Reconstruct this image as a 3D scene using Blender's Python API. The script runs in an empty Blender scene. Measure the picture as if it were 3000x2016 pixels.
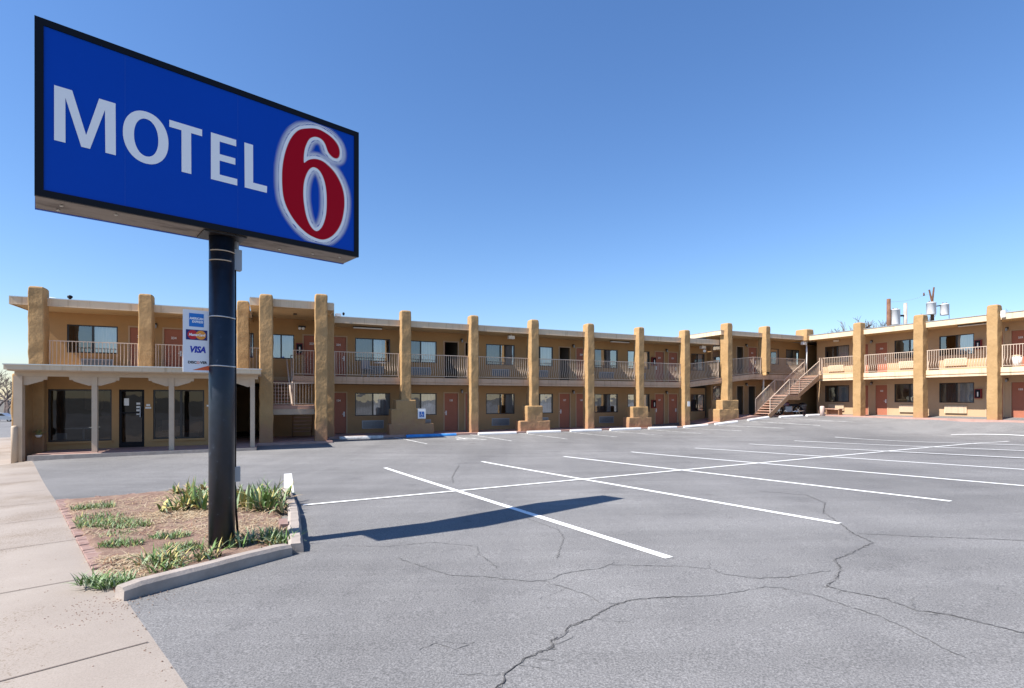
import bpy, bmesh, math, random
import numpy as np
from mathutils import Vector, Matrix, noise
R_ = math.radians
rnd = random.Random(7)
S = bpy.context.scene
COL = S.collection

# ------------------------------------------------------------------ camera, sky, sun
F_PX, HZ, HC = 1531.0, 1167.0, 1.4
cam = bpy.data.cameras.new('camera'); co = bpy.data.objects.new('camera', cam); COL.objects.link(co)
cam.sensor_width = 36.0; cam.lens = F_PX / 3000 * 36.0
cam.shift_y = (HZ - 1008) / 3000.0
cam.clip_start = 0.05; cam.clip_end = 4000
co.location = (0, 0, HC); co.rotation_euler = (R_(90), 0, 0)
S.camera = co
SUN_AZ, SUN_EL = 60.4, 48.8          # azimuth the light travels towards (from +Y to +X), elevation
SUN_STRENGTH, SKY_STRENGTH, EXPOSURE = 5.0, 0.082, 0.96
w = bpy.data.worlds.new('World'); S.world = w; w.use_nodes = True
nt = w.node_tree; nt.nodes.clear()
sky = nt.nodes.new('ShaderNodeTexSky'); sky.sky_type = 'NISHITA'; sky.sun_disc = False
sky.sun_elevation = R_(SUN_EL); sky.sun_rotation = R_(SUN_AZ + 180)
sky.altitude = 500; sky.air_density = 1.4; sky.dust_density = 0.2; sky.ozone_density = 5.5
bg = nt.nodes.new('ShaderNodeBackground'); bg.inputs[1].default_value = SKY_STRENGTH
wo = nt.nodes.new('ShaderNodeOutputWorld')
hs_ = nt.nodes.new('ShaderNodeHueSaturation'); hs_.inputs['Saturation'].default_value = 1.10
tn_ = nt.nodes.new('ShaderNodeMix'); tn_.data_type = 'RGBA'; tn_.blend_type = 'MULTIPLY'; tn_.inputs[0].default_value = 1; tn_.inputs[7].default_value = (.97, .99, 1.13, 1)
nt.links.new(sky.outputs[0], hs_.inputs['Color']); nt.links.new(hs_.outputs[0], tn_.inputs[6]); nt.links.new(tn_.outputs[2], bg.inputs[0]); nt.links.new(bg.outputs[0], wo.inputs[0])
sl = bpy.data.lights.new('sun', 'SUN'); sl.energy = SUN_STRENGTH; sl.angle = R_(0.5); sl.color = (1.0, 0.95, 0.88)
so = bpy.data.objects.new('sun', sl); COL.objects.link(so)
ld = Vector((math.sin(R_(SUN_AZ)) * math.cos(R_(SUN_EL)), math.cos(R_(SUN_AZ)) * math.cos(R_(SUN_EL)), -math.sin(R_(SUN_EL))))
so.rotation_euler = ld.to_track_quat('-Z', 'Y').to_euler(); so.location = (-20, -10, 30)
S.view_settings.view_transform = 'Standard'; S.view_settings.look = 'None'
S.view_settings.exposure = EXPOSURE; S.view_settings.gamma = 1.0

# ------------------------------------------------------------------ frames and ground height
VV = (-math.sin(R_(28.8)), math.cos(R_(28.8)))
TH = R_(65.3); U = (math.sin(TH), math.cos(TH)); N = (U[1], -U[0]); P0 = (-7.52, 22.5)
def wor(a, b): return (P0[0] + a * U[0] + b * N[0], P0[1] + a * U[1] + b * N[1])
def vw(v, w_): return (VV[0] * v + VV[1] * w_, VV[1] * v - VV[0] * w_)
def pl(x, y):
    v = VV[0] * x + VV[1] * y
    if v > 40: v = 40 + (v - 40) * .38
    return -.0315 * max(-12, min(v, 80))
CP = [(-9.6,3.6,-.56),(-9.0,3.9,-.43),(-7.6,3.95,-.41),(-5.5,3.95,-.39),(-3.2,3.95,-.38),(-1.5,2.6,-.36),(0,1,-.31),(5,1,-.31),(10,1,-.30),(15,1,-.29),(19,1,-.27),(21,1,-.1),(23,1,.08),(25,1.3,.25),(27,1.6,.28),(28.9,2.5,.28),(28.9,5,.28),(28.9,8,.28),(28.9,11,.29),(28.9,14,.3)]
_W = []; _R = []
for a, b, z in CP:
    x, y = wor(a, b); _W.append((x, y)); _R.append(z - pl(x, y))
for v in (-4, 0, 4, 8, 12, 14.5):
    for w_ in (-10, -5, 0, 5, 10, 15, 20, 25, 30):
        if v > 13 and w_ > 22: continue
        _W.append(vw(v, w_)); _R.append(0)
_W = np.array(_W); _R = np.array(_R)
_K = np.linalg.norm(_W[:, None] - _W[None], axis=2); _C = np.linalg.solve(_K + 1e-3 * np.eye(len(_W)), _R)
def gz(x, y):
    r = float(np.linalg.norm(_W - np.array([x, y]), axis=1) @ _C)
    d = math.hypot(x, y - 12)
    k = 1 if d < 32 else max(0, 1 - (d - 32) / 20)
    return pl(x, y) + r * k

# ------------------------------------------------------------------ helpers
def tag(o, label=None, cat=None, group=None, kind=None):
    if label: o['label'] = label
    if cat: o['category'] = cat
    if group: o['group'] = group
    if kind: o['kind'] = kind
    return o
def empty(name, loc=(0, 0, 0), rz=0, parent=None):
    o = bpy.data.objects.new(name, None); COL.objects.link(o); o.location = loc; o.rotation_euler = (0, 0, rz)
    o.empty_display_size = .2
    if parent: o.parent = parent
    return o
class MB:
    def __init__(s, T=None): s.v = []; s.f = []; s.mi = []; s.T = T; s.cur = 0
    def add(s, vs, fs):
        n = len(s.v)
        s.v += [s.T(*p) if s.T else tuple(p) for p in vs]
        s.f += [tuple(i + n for i in f) for f in fs]; s.mi += [s.cur] * len(fs)
    def box(s, a0, a1, b0, b1, z0, z1):
        s.add([(a0,b0,z0),(a1,b0,z0),(a1,b1,z0),(a0,b1,z0),(a0,b0,z1),(a1,b0,z1),(a1,b1,z1),(a0,b1,z1)],
              [(0,3,2,1),(4,5,6,7),(0,1,5,4),(1,2,6,5),(2,3,7,6),(3,0,4,7)])
    def bar(s, p, q, w_, h, up=(0, 0, 1)):       # beam between two points
        p = Vector(p); q = Vector(q); d = (q - p).normalized(); up = Vector(up)
        if abs(d.dot(up)) > .99: up = Vector((0, 1, 0))
        x = d.cross(up).normalized(); y = x.cross(d)
        c = [(-1,-1),(1,-1),(1,1),(-1,1)]
        vs = [tuple(p + x*i*w_/2 + y*j*h/2) for i, j in c] + [tuple(q + x*i*w_/2 + y*j*h/2) for i, j in c]
        s.add(vs, [(3,2,1,0),(4,5,6,7),(0,1,5,4),(1,2,6,5),(2,3,7,6),(3,0,4,7)])
    def tube(s, pts, radii, n=8, cap=True):
        pts = [Vector(p) for p in pts]
        if not hasattr(radii, '__len__'): radii = [radii] * len(pts)
        vs = []; ref = None
        for i, p in enumerate(pts):
            d = (pts[min(i+1, len(pts)-1)] - pts[max(i-1, 0)]).normalized()
            if ref is None: ref = Vector((0, 0, 1)) if abs(d.z) < .9 else Vector((1, 0, 0))
            x = d.cross(ref).normalized(); y = x.cross(d).normalized(); ref = y.cross(x) * -1 if False else ref
            for k in range(n):
                t = 2 * math.pi * k / n
                vs.append(tuple(p + x * math.cos(t) * radii[i] + y * math.sin(t) * radii[i]))
        fs = [(i*n+k, i*n+(k+1) % n, (i+1)*n+(k+1) % n, (i+1)*n+k) for i in range(len(pts)-1) for k in range(n)]
        if cap: fs += [tuple(range(n-1, -1, -1)), tuple((len(pts)-1)*n + k for k in range(n))]
        s.add(vs, fs)
    def lathe(s, prof, c, n=16):                  # prof [(r,z)], c centre
        vs = []; m = len(prof)
        for r, z in prof:
            for k in range(n):
                t = 2*math.pi*k/n; vs.append((c[0]+r*math.cos(t), c[1]+r*math.sin(t), c[2]+z))
        fs = [(i*n+k, i*n+(k+1) % n, (i+1)*n+(k+1) % n, (i+1)*n+k) for i in range(m-1) for k in range(n)]
        fs += [tuple(range(n-1, -1, -1)), tuple((m-1)*n+k for k in range(n))]
        s.add(vs, fs)
    def prism(s, poly, b0, b1):                   # polygon in (a,z) extruded along b
        n = len(poly)
        s.add([(p[0], b0, p[1]) for p in poly] + [(p[0], b1, p[1]) for p in poly],
              [tuple(range(n)), tuple(range(2*n-1, n-1, -1))] + [(i, (i+1) % n, n+(i+1) % n, n+i) for i in range(n)])
    def flat(s, poly, z):
        s.add([(p[0], p[1], z) for p in poly], [tuple(range(len(poly)))])
    def round_box(s, a0, a1, b0, b1, z0, z1, r=.045, rt=.09, seg=.13, nz=.013, seed=0):
        # a stucco mass: all edges rounded, hand-trowelled unevenness
        bm = bmesh.new()
        def par(L, e0, e1):
            k = max(1, round((L-e0-e1)/seg)); o = [0]
            if e0: o += [e0*.4/L, e0/L]
            o += [(e0+(L-e0-e1)*i/k)/L for i in range(1, k+1)]
            if e1: o += [1-e1*.55/L, 1-e1*.2/L, 1]
            return o
        na, nb, nn = par(a1-a0, r, r), par(b1-b0, r, r), par(z1-z0, 0, rt)
        def face(fn, U_, V_):
            g = [[bm.verts.new(fn(i, j)) for j in V_] for i in U_]
            for i in range(len(U_)-1):
                for j in range(len(V_)-1): bm.faces.new((g[i][j], g[i+1][j], g[i+1][j+1], g[i][j+1]))
        face(lambda u, v: (a0+u*(a1-a0), b0, z0+v*(z1-z0)), na, nn); face(lambda u, v: (a0+u*(a1-a0), b1, z0+v*(z1-z0)), na, nn)
        face(lambda u, v: (a0, b0+u*(b1-b0), z0+v*(z1-z0)), nb, nn); face(lambda u, v: (a1, b0+u*(b1-b0), z0+v*(z1-z0)), nb, nn)
        face(lambda u, v: (a0+u*(a1-a0), b0+v*(b1-b0), z1), na, nb)
        bmesh.ops.remove_doubles(bm, verts=bm.verts, dist=1e-4)
        for v in bm.verts:
            p = v.co; rr = r + (rt - r) * max(0, min(1, (p.z - (z1 - rt*1.5)) / rt))
            q = Vector((min(max(p.x, a0+rr), a1-rr), min(max(p.y, b0+rr), b1-rr), min(p.z, z1-rt)))
            d = p - q
            if d.length > 1e-6: p = q + d.normalized() * (rr if abs(d.z) < 1e-6 else rt)
            k = Vector((p.x*2.3+seed, p.y*2.3, p.z*2.3))
            p = p + Vector((noise.noise(k), noise.noise(k+Vector((9,0,0))), 0)) * nz * 1.6
            p = p + Vector((noise.noise(k*3.1), noise.noise(k*3.1+Vector((9,0,0))), 0)) * nz * .6
            v.co = p
        bm.verts.index_update()
        s.add([tuple(v.co) for v in bm.verts], [tuple(v.index for v in f.verts) for f in bm.faces]); bm.free()
    def build(s, name, mats, parent=None, smooth=False, recalc=True):
        me = bpy.data.meshes.new(name); me.from_pydata(s.v, [], s.f)
        if not isinstance(mats, (list, tuple)): mats = [mats]
        for m in mats: me.materials.append(m)
        if len(mats) > 1:
            for p, i in zip(me.polygons, s.mi): p.material_index = i
        if recalc:
            bm = bmesh.new(); bm.from_mesh(me); bmesh.ops.recalc_face_normals(bm, faces=bm.faces); bm.to_mesh(me); bm.free()
        if smooth:
            for p in me.polygons: p.use_smooth = True
        me.update()
        o = bpy.data.objects.new(name, me); COL.objects.link(o)
        if parent: o.parent = parent
        if smooth and name in ('pillar', 'corner_pier'):
            w_ = o.modifiers.new('weighted_normals', 'WEIGHTED_NORMAL'); w_.weight = 100; w_.mode = 'FACE_AREA'
        return o
def text_mesh(body, size, bold=0.0, shear=0.0, align='CENTER'):
    c = bpy.data.curves.new('t', 'FONT'); c.body = body; c.size = size; c.offset = bold; c.shear = shear
    c.align_x = align; c.align_y = 'CENTER'; c.resolution_u = 3
    o = bpy.data.objects.new('t', c); COL.objects.link(o)
    bpy.context.view_layer.update()
    me = bpy.data.meshes.new_from_object(o.evaluated_get(bpy.context.evaluated_depsgraph_get()))
    v = [tuple(x.co) for x in me.vertices]; f = [tuple(p.vertices) for p in me.polygons]
    bpy.data.objects.remove(o); bpy.data.curves.remove(c); bpy.data.meshes.remove(me)
    return v, f
_tc = {}
def add_text(mb, body, size, cx, b, cz, bold=0, shear=0, sx=1):
    k = (body, size, bold, shear)
    if k not in _tc: _tc[k] = text_mesh(body, size, bold, shear)
    v, f = _tc[k]
    mb.add([(cx + p[0]*sx, b, cz + p[1]) for p in v], f)

# ------------------------------------------------------------------ materials
def mat(name, color, rough=.8, spec=.3, metal=0.0, var=0.0, vscale=3.0, bump=0.0, bscale=30.0, color2=None, extra=None, coord='Object', bdist=.01):
    m = bpy.data.materials.new(name); m.use_nodes = True; n = m.node_tree; L = n.links
    p = n.nodes['Principled BSDF']; p.inputs['Base Color'].default_value = (*color, 1)
    p.inputs['Roughness'].default_value = rough; p.inputs['Specular IOR Level'].default_value = spec; p.inputs['Metallic'].default_value = metal
    tc = n.nodes.new('ShaderNodeTexCoord')
    if var > 0 or color2:
        no = n.nodes.new('ShaderNodeTexNoise'); no.inputs['Scale'].default_value = vscale; no.inputs['Detail'].default_value = 6; no.inputs['Roughness'].default_value = .62
        L.new(tc.outputs[coord], no.inputs['Vector'])
        r = n.nodes.new('ShaderNodeValToRGB'); r.color_ramp.elements[0].position = .32; r.color_ramp.elements[1].position = .7
        c2 = color2 or tuple(min(1, c*(1+var)) for c in color)
        c1 = color if color2 else tuple(c*(1-var) for c in color)
        r.color_ramp.elements[0].color = (*c1, 1); r.color_ramp.elements[1].color = (*c2, 1)
        L.new(no.outputs['Fac'], r.inputs['Fac']); L.new(r.outputs['Color'], p.inputs['Base Color'])
    if bump > 0:
        nb = n.nodes.new('ShaderNodeTexNoise'); nb.inputs['Scale'].default_value = bscale; nb.inputs['Detail'].default_value = 5; nb.inputs['Roughness'].default_value = .6
        L.new(tc.outputs[coord], nb.inputs['Vector'])
        b = n.nodes.new('ShaderNodeBump'); b.inputs['Strength'].default_value = bump; b.inputs['Distance'].default_value = bdist
        L.new(nb.outputs['Fac'], b.inputs['Height']); L.new(b.outputs['Normal'], p.inputs['Normal'])
    if extra: extra(m, n, L, p, tc)
    return m
def ramp(n, pts):
    r = n.nodes.new('ShaderNodeValToRGB'); e = r.color_ramp.elements
    e[0].position, e[0].color = pts[0][0], (*pts[0][1], 1); e[1].position, e[1].color = pts[1][0], (*pts[1][1], 1)
    for q, c in pts[2:]: x = e.new(q); x.color = (*c, 1)
    return r
def mix(n, L, a, b, fac, mode='MIX'):
    m = n.nodes.new('ShaderNodeMix'); m.data_type = 'RGBA'; m.blend_type = mode
    for sock, val in ((m.inputs[6], a), (m.inputs[7], b), (m.inputs[0], fac)):
        if hasattr(val, 'links'): L.new(val, sock)
        elif isinstance(val, tuple): sock.default_value = (*val, 1)
        else: sock.default_value = val
    return m.outputs[2]
def nz(n, L, tc, scale, det=4, rough=.6, stretch=None, coord='Object'):
    o = n.nodes.new('ShaderNodeTexNoise'); o.inputs['Scale'].default_value = scale; o.inputs['Detail'].default_value = det; o.inputs['Roughness'].default_value = rough
    src = tc.outputs[coord]
    if stretch:
        mp = n.nodes.new('ShaderNodeMapping'); mp.inputs['Scale'].default_value = stretch[:3]
        if len(stretch) > 3: mp.inputs['Rotation'].default_value = (0, 0, stretch[3])
        L.new(src, mp.inputs['Vector']); src = mp.outputs[0]
    L.new(src, o.inputs['Vector']); return o.outputs['Fac']

def asphalt_x(m, n, L, p, tc):
    big = nz(n, L, tc, .16, 6, .65); r1 = ramp(n, [(.3, (.136,.133,.131)), (.5, (.177,.173,.170)), (.7, (.218,.213,.208))]); L.new(big, r1.inputs[0])
    streak = nz(n, L, tc, 1.0, 6, .7, (.10, 1.3, 1, R_(-24))); r2 = ramp(n, [(.33, (.86,.86,.86)), (.68, (1.1,1.1,1.1))]); L.new(streak, r2.inputs[0])
    c = mix(n, L, r1.outputs[0], r2.outputs[0], 1.0, 'MULTIPLY')
    tyre = nz(n, L, tc, 1.0, 5, .6, (.9, .07, 1, R_(-61))); r7 = ramp(n, [(.32, (.88,.88,.89)), (.5, (1,1,1)), (.72, (1.07,1.07,1.07))]); L.new(tyre, r7.inputs[0])
    c = mix(n, L, c, r7.outputs[0], .9, 'MULTIPLY')
    ag = nz(n, L, tc, 85, 4, .8); r3 = ramp(n, [(.36, (.48,.48,.48)), (.5, (1,1,1)), (.64, (1.75,1.73,1.72))]); L.new(ag, r3.inputs[0])
    c = mix(n, L, c, r3.outputs[0], .85, 'MULTIPLY')
    vo = n.nodes.new('ShaderNodeTexVoronoi'); vo.inputs['Scale'].default_value = 48; L.new(tc.outputs['Object'], vo.inputs['Vector'])
    r4 = ramp(n, [(.0, (1.7,1.66,1.64)), (.16, (1,1,1))]); L.new(vo.outputs['Distance'], r4.inputs[0])
    c = mix(n, L, c, r4.outputs[0], .6, 'MULTIPLY')
    st = nz(n, L, tc, .7, 5, .65); r5 = ramp(n, [(.28, (.80,.80,.81)), (.42, (1,1,1)), (.66, (1,1,1)), (.78, (1.14,1.13,1.11))]); L.new(st, r5.inputs[0])
    c = mix(n, L, c, r5.outputs[0], 1.0, 'MULTIPLY')
    for sc, r0, r1_, col in ((.30, .018, .05, (.60,.57,.54)), (.9, .03, .07, (.78,.77,.76))):
        nw = nz(n, L, tc, 3.0, 3, .6); mp = n.nodes.new('ShaderNodeVectorMath'); mp.operation = 'ADD'; cb_ = n.nodes.new('ShaderNodeMath'); cb_.operation = 'MULTIPLY'; cb_.inputs[1].default_value = .25
        L.new(nw, cb_.inputs[0]); L.new(tc.outputs['Object'], mp.inputs[0]); L.new(cb_.outputs[0], mp.inputs[1])
        oil = n.nodes.new('ShaderNodeTexVoronoi'); oil.inputs['Scale'].default_value = sc; L.new(mp.outputs[0], oil.inputs['Vector'])
        r6 = ramp(n, [(r0, col), (r1_, (1,1,1))]); L.new(oil.outputs['Distance'], r6.inputs[0])
        c = mix(n, L, c, r6.outputs[0], .85, 'MULTIPLY')
    L.new(c, p.inputs['Base Color'])
    b = n.nodes.new('ShaderNodeBump'); b.inputs['Strength'].default_value = .5; b.inputs['Distance'].default_value = .006
    L.new(ag, b.inputs['Height']); L.new(b.outputs[0], p.inputs['Normal'])
M = {}
M['asphalt'] = mat('asphalt', (.18,.18,.18), .9, .2, extra=asphalt_x)
def conc_x(m, n, L, p, tc):
    a = nz(n, L, tc, 1.1, 6, .6); r1 = ramp(n, [(.3, (.285,.243,.208)), (.7, (.335,.29,.25))]); L.new(a, r1.inputs[0])
    ag = nz(n, L, tc, 120, 3, .7); r3 = ramp(n, [(.35, (.8,.8,.78)), (.6, (1.08,1.08,1.08))]); L.new(ag, r3.inputs[0])
    c = mix(n, L, r1.outputs[0], r3.outputs[0], .7, 'MULTIPLY')
    pt = nz(n, L, tc, 75, 2, .5); pm = nz(n, L, tc, .8, 3, .5); mm = n.nodes.new('ShaderNodeMath'); mm.operation = 'MULTIPLY'; L.new(pt, mm.inputs[0]); L.new(pm, mm.inputs[1])
    r4 = ramp(n, [(.30, (1,1,1)), (.345, (.62,.55,.46))]); L.new(mm.outputs[0], r4.inputs[0])
    c = mix(n, L, c, r4.outputs[0], .8, 'MULTIPLY'); L.new(c, p.inputs['Base Color'])
    b = n.nodes.new('ShaderNodeBump'); b.inputs['Strength'].default_value = .4; b.inputs['Distance'].default_value = .004
    L.new(ag, b.inputs['Height']); L.new(b.outputs[0], p.inputs['Normal'])
M['concrete'] = mat('concrete', (.45,.4,.36), .85, .2, extra=conc_x)
M['kerb'] = mat('kerb', (.33,.285,.25), .9, .15, var=.16, vscale=6, bump=.6, bscale=60, bdist=.006)
def dirt_x(m, n, L, p, tc):
    a = nz(n, L, tc, 4, 8, .7); r1 = ramp(n, [(.3, (.20,.13,.105)), (.52, (.28,.195,.155)), (.72, (.36,.285,.21))]); L.new(a, r1.inputs[0])
    g = nz(n, L, tc, 60, 4, .8); r2 = ramp(n, [(.3, (.5,.45,.42)), (.65, (1.25,1.2,1.15))]); L.new(g, r2.inputs[0])
    L.new(mix(n, L, r1.outputs[0], r2.outputs[0], .8, 'MULTIPLY'), p.inputs['Base Color'])
    b = n.nodes.new('ShaderNodeBump'); b.inputs['Strength'].default_value = .9; b.inputs['Distance'].default_value = .02
    L.new(g, b.inputs['Height']); L.new(b.outputs[0], p.inputs['Normal'])
M['soil'] = mat('soil', (.4,.3,.2), .95, .1, extra=dirt_x)
M['terrain'] = mat('terrain', (.13,.122,.108), .95, .1, var=.2, vscale=.3)
def paint_x(m, n, L, p, tc):
    a = nz(n, L, tc, 16, 6, .75); r = ramp(n, [(.30, (.30,.30,.29)), (.40, (.74,.74,.72)), (.7, (.83,.83,.81))]); L.new(a, r.inputs[0]); L.new(r.outputs[0], p.inputs['Base Color'])
M['paint'] = mat('road_paint', (.82,.82,.80), .75, .2, bump=.3, bscale=80, extra=paint_x)
def worn_x(m, n, L, p, tc):
    a = nz(n, L, tc, 5, 6, .7); r = ramp(n, [(.34, (.2,.2,.2)), (.55, (.62,.62,.6))]); L.new(a, r.inputs[0]); L.new(r.outputs[0], p.inputs['Base Color'])
M['paint_worn'] = mat('road_paint_worn', (.6,.6,.6), .8, .2, extra=worn_x)
M['crack'] = mat('crack_filler', (.04,.037,.037), .9, .15, color2=(.10,.095,.093), vscale=9)
M['crack_soft'] = mat('old_crack', (.10,.098,.096), .95, .1, color2=(.165,.162,.16), vscale=6)
M['joint'] = mat('joint', (.16,.13,.115), .95, .05)
def pillar_x(m, n, L, p, tc):
    a = nz(n, L, tc, 1.6, 5, .6); r1 = ramp(n, [(.3, (.345,.213,.098)), (.7, (.42,.27,.132))]); L.new(a, r1.inputs[0])
    sx = n.nodes.new('ShaderNodeSeparateXYZ'); L.new(tc.outputs['Object'], sx.inputs[0])
    d = nz(n, L, tc, 3.0, 5, .7)
    ad = n.nodes.new('ShaderNodeMath'); ad.operation = 'MULTIPLY_ADD'; ad.inputs[1].default_value = 1.6; L.new(d, ad.inputs[0]); ad.inputs[2].default_value = -.8
    su = n.nodes.new('ShaderNodeMath'); su.operation = 'SUBTRACT'; L.new(sx.outputs['Z'], su.inputs[0]); L.new(ad.outputs[0], su.inputs[1])
    r2 = ramp(n, [(.0, (.52,.235,.13)), (.55, (1,1,1))]); L.new(su.outputs[0], r2.inputs[0])   # red soil splashed on the foot
    mm = n.nodes.new('ShaderNodeMapRange'); mm.inputs[1].default_value = -.1; mm.inputs[2].default_value = .75; L.new(su.outputs[0], mm.inputs[0])
    c = mix(n, L, (.34,.19,.11), r1.outputs[0], mm.outputs[0]); L.new(c, p.inputs['Base Color'])
    tr = nz(n, L, tc, 5.5, 4, .55, (1, 1, .8)); fi = nz(n, L, tc, 38, 4, .6)
    ma = n.nodes.new('ShaderNodeMath'); ma.operation = 'MULTIPLY_ADD'; ma.inputs[1].default_value = .16; L.new(fi, ma.inputs[0]); L.new(tr, ma.inputs[2])
    b = n.nodes.new('ShaderNodeBump'); b.inputs['Strength'].default_value = .8; b.inputs['Distance'].default_value = .04
    L.new(ma.outputs[0], b.inputs['Height']); L.new(b.outputs[0], p.inputs['Normal'])
M['pillar'] = mat('gold_stucco', (.5,.3,.13), .92, .12, extra=pillar_x)
M['wing_wall'] = mat('tan_stucco_sunlit', (.47,.325,.20), .92, .1, var=.06, vscale=1.2, bump=.25, bscale=55, bdist=.006)  # same stucco as the long wing, lightened to put this wing's sunlight into the colour
M['wall'] = mat('tan_stucco', (.385,.24,.122), .92, .12, var=.07, vscale=1.2, bump=.35, bscale=55, bdist=.008)
M['wall_office'] = mat('ochre_stucco', (.42,.25,.115), .92, .12, var=.07, vscale=1.2, bump=.4, bscale=40, bdist=.01)
def streak_x(lo):
    def f(m, n, L, p, tc):
        src = p.inputs['Base Color'].links[0].from_socket
        a = nz(n, L, tc, 1.0, 5, .65, (7, 7, .5)); r = ramp(n, [(.30, (lo, lo*.94, lo*.88)), (.46, (1, 1, 1))]); L.new(a, r.inputs[0])
        L.new(mix(n, L, src, r.outputs[0], .9, 'MULTIPLY'), p.inputs['Base Color'])
    return f
M['fascia'] = mat('cream_fascia', (.64,.50,.345), .7, .25, var=.08, vscale=.9, extra=streak_x(.72))
M['slab'] = mat('balcony_edge', (.48,.33,.225), .75, .2, var=.09, vscale=1.1, extra=streak_x(.66))
M['soffit'] = mat('soffit', (.50,.35,.19), .85, .15, var=.06, vscale=1)
M['metal_edge'] = mat('metal_edge', (.62,.60,.56), .35, .5, .7)
M['trim'] = mat('beige_trim', (.50,.39,.285), .7, .25, var=.07, vscale=2.5)
M['walk'] = mat('red_walkway', (.40,.255,.215), .85, .15, var=.14, vscale=2.5)
M['rail'] = mat('railing_paint', (.56,.44,.34), .5, .4)
M['door'] = mat('terracotta_door', (.36,.13,.078), .6, .3, var=.06, vscale=2)
M['dframe'] = mat('door_frame', (.47,.33,.21), .6, .3)
M['bronze'] = mat('dark_window_frame', (.022,.018,.018), .35, .5)
M['black'] = mat('black_metal', (.004,.004,.007), .45, .2)
M['white'] = mat('white_plastic', (.78,.78,.76), .5, .4)
M['grey'] = mat('grey_metal', (.33,.35,.38), .45, .4, .3)
M['tread'] = mat('stair_tread', (.43,.26,.195), .75, .2, var=.1, vscale=4)
M['stringer'] = mat('stair_stringer', (.29,.175,.105), .7, .25, var=.12, vscale=5)
M['red'] = mat('red_cabinet', (.22,.02,.02), .4, .4)
M['roof'] = mat('roof_gravel', (.34,.32,.29), .95, .1, var=.1, vscale=4)
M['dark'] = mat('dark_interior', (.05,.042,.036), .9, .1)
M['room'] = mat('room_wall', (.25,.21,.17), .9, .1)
def curtain_x(m, n, L, p, tc):
    a = nz(n, L, tc, 1.0, 3, .5, (14, 14, .3)); r = ramp(n, [(.3, (.42,.42,.44)), (.7, (.72,.71,.69))]); L.new(a, r.inputs[0]); L.new(r.outputs[0], p.inputs['Base Color'])
M['curtain'] = mat('white_curtain', (.7,.7,.68), .9, .1, extra=curtain_x)
M['drape'] = mat('grey_drape', (.16,.15,.155), .9, .1, var=.2, vscale=8)
def glass(name, boost, tint, base):
    m = bpy.data.materials.new(name); m.use_nodes = True; n = m.node_tree; n.nodes.clear(); L = n.links
    o = n.nodes.new('ShaderNodeOutputMaterial'); mx = n.nodes.new('ShaderNodeMixShader')
    t = n.nodes.new('ShaderNodeBsdfTransparent'); t.inputs[0].default_value = (*tint, 1)
    g = n.nodes.new('ShaderNodeBsdfGlossy'); g.inputs['Roughness'].default_value = .012; g.inputs['Color'].default_value = (.95,.97,1,1)
    fr = n.nodes.new('ShaderNodeFresnel'); fr.inputs[0].default_value = 1.55
    ma = n.nodes.new('ShaderNodeMath'); ma.operation = 'MULTIPLY_ADD'; ma.use_clamp = True; ma.inputs[1].default_value = boost; ma.inputs[2].default_value = base
    tc = n.nodes.new('ShaderNodeTexCoord'); no = n.nodes.new('ShaderNodeTexNoise'); no.inputs['Scale'].default_value = 1.1
    L.new(tc.outputs['Object'], no.inputs['Vector']); b = n.nodes.new('ShaderNodeBump'); b.inputs['Strength'].default_value = .12; b.inputs['Distance'].default_value = .05
    L.new(no.outputs[0], b.inputs['Height']); L.new(b.outputs[0], g.inputs['Normal'])
    L.new(fr.outputs[0], ma.inputs[0]); L.new(ma.outputs[0], mx.inputs[0]); L.new(t.outputs[0], mx.inputs[1]); L.new(g.outputs[0], mx.inputs[2]); L.new(mx.outputs[0], o.inputs[0])
    return m
M['glass'] = glass('window_glass', 2.2, (.80,.83,.85), .20)
M['glass_screen'] = glass('screened_glass', 1.4, (.26,.28,.32), .12)
M['glass_dark'] = glass('storefront_glass', .7, (.30,.32,.34), .02)

# ------------------------------------------------------------------ ground, lot, sidewalk, street
def inside_left(x, y): return (x + 3) * .714 + (y - 4) * .70     # >0 : lot side of the sidewalk edge
def line_x(y): return -3 - (y - 4) / 1.019
tmb = MB(); rr = [0, 6, 12, 18, 24, 30, 36, 44, 54, 70, 90, 130, 200, 400, 900, 2500]; na = 72
vs = [(0, 12, gz(0, 12) - .12)]
for r in rr[1:]:
    for k in range(na):
        t = 2*math.pi*k/na; x = r*math.cos(t); y = 12 + r*math.sin(t); vs.append((x, y, gz(x, y) - (.12 if r < 60 else .2)))
fs = [(0, 1+k, 1+(k+1) % na) for k in range(na)]
for i in range(len(rr)-2):
    for k in range(na): fs.append((1+i*na+k, 1+(i+1)*na+k, 1+(i+1)*na+(k+1) % na, 1+i*na+(k+1) % na))
tmb.add(vs, fs); tag(tmb.build('ground', M['terrain'], smooth=True), kind='structure')

lot = MB(); ys = list(np.arange(-8, 40.1, .4)); cols = 120
grid = []
for j, y in enumerate(ys):
    row = []
    for i in range(cols+1):
        xl = line_x(y); x = xl + (46 - xl) * (i/cols)**1.25
        yy = y
        if i == 0: x += .028*noise.noise(Vector((y*2.2, 3, 0)))
        row.append((x, yy, gz(x, yy)))
    grid.append(row)
vs = [p for r in grid for p in r]; n1 = cols+1
fs = [(j*n1+i, j*n1+i+1, (j+1)*n1+i+1, (j+1)*n1+i) for j in range(len(ys)-1) for i in range(cols)]
lot.add(vs, fs); tag(lot.build('parking_lot', M['asphalt'], smooth=True), kind='structure')
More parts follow.
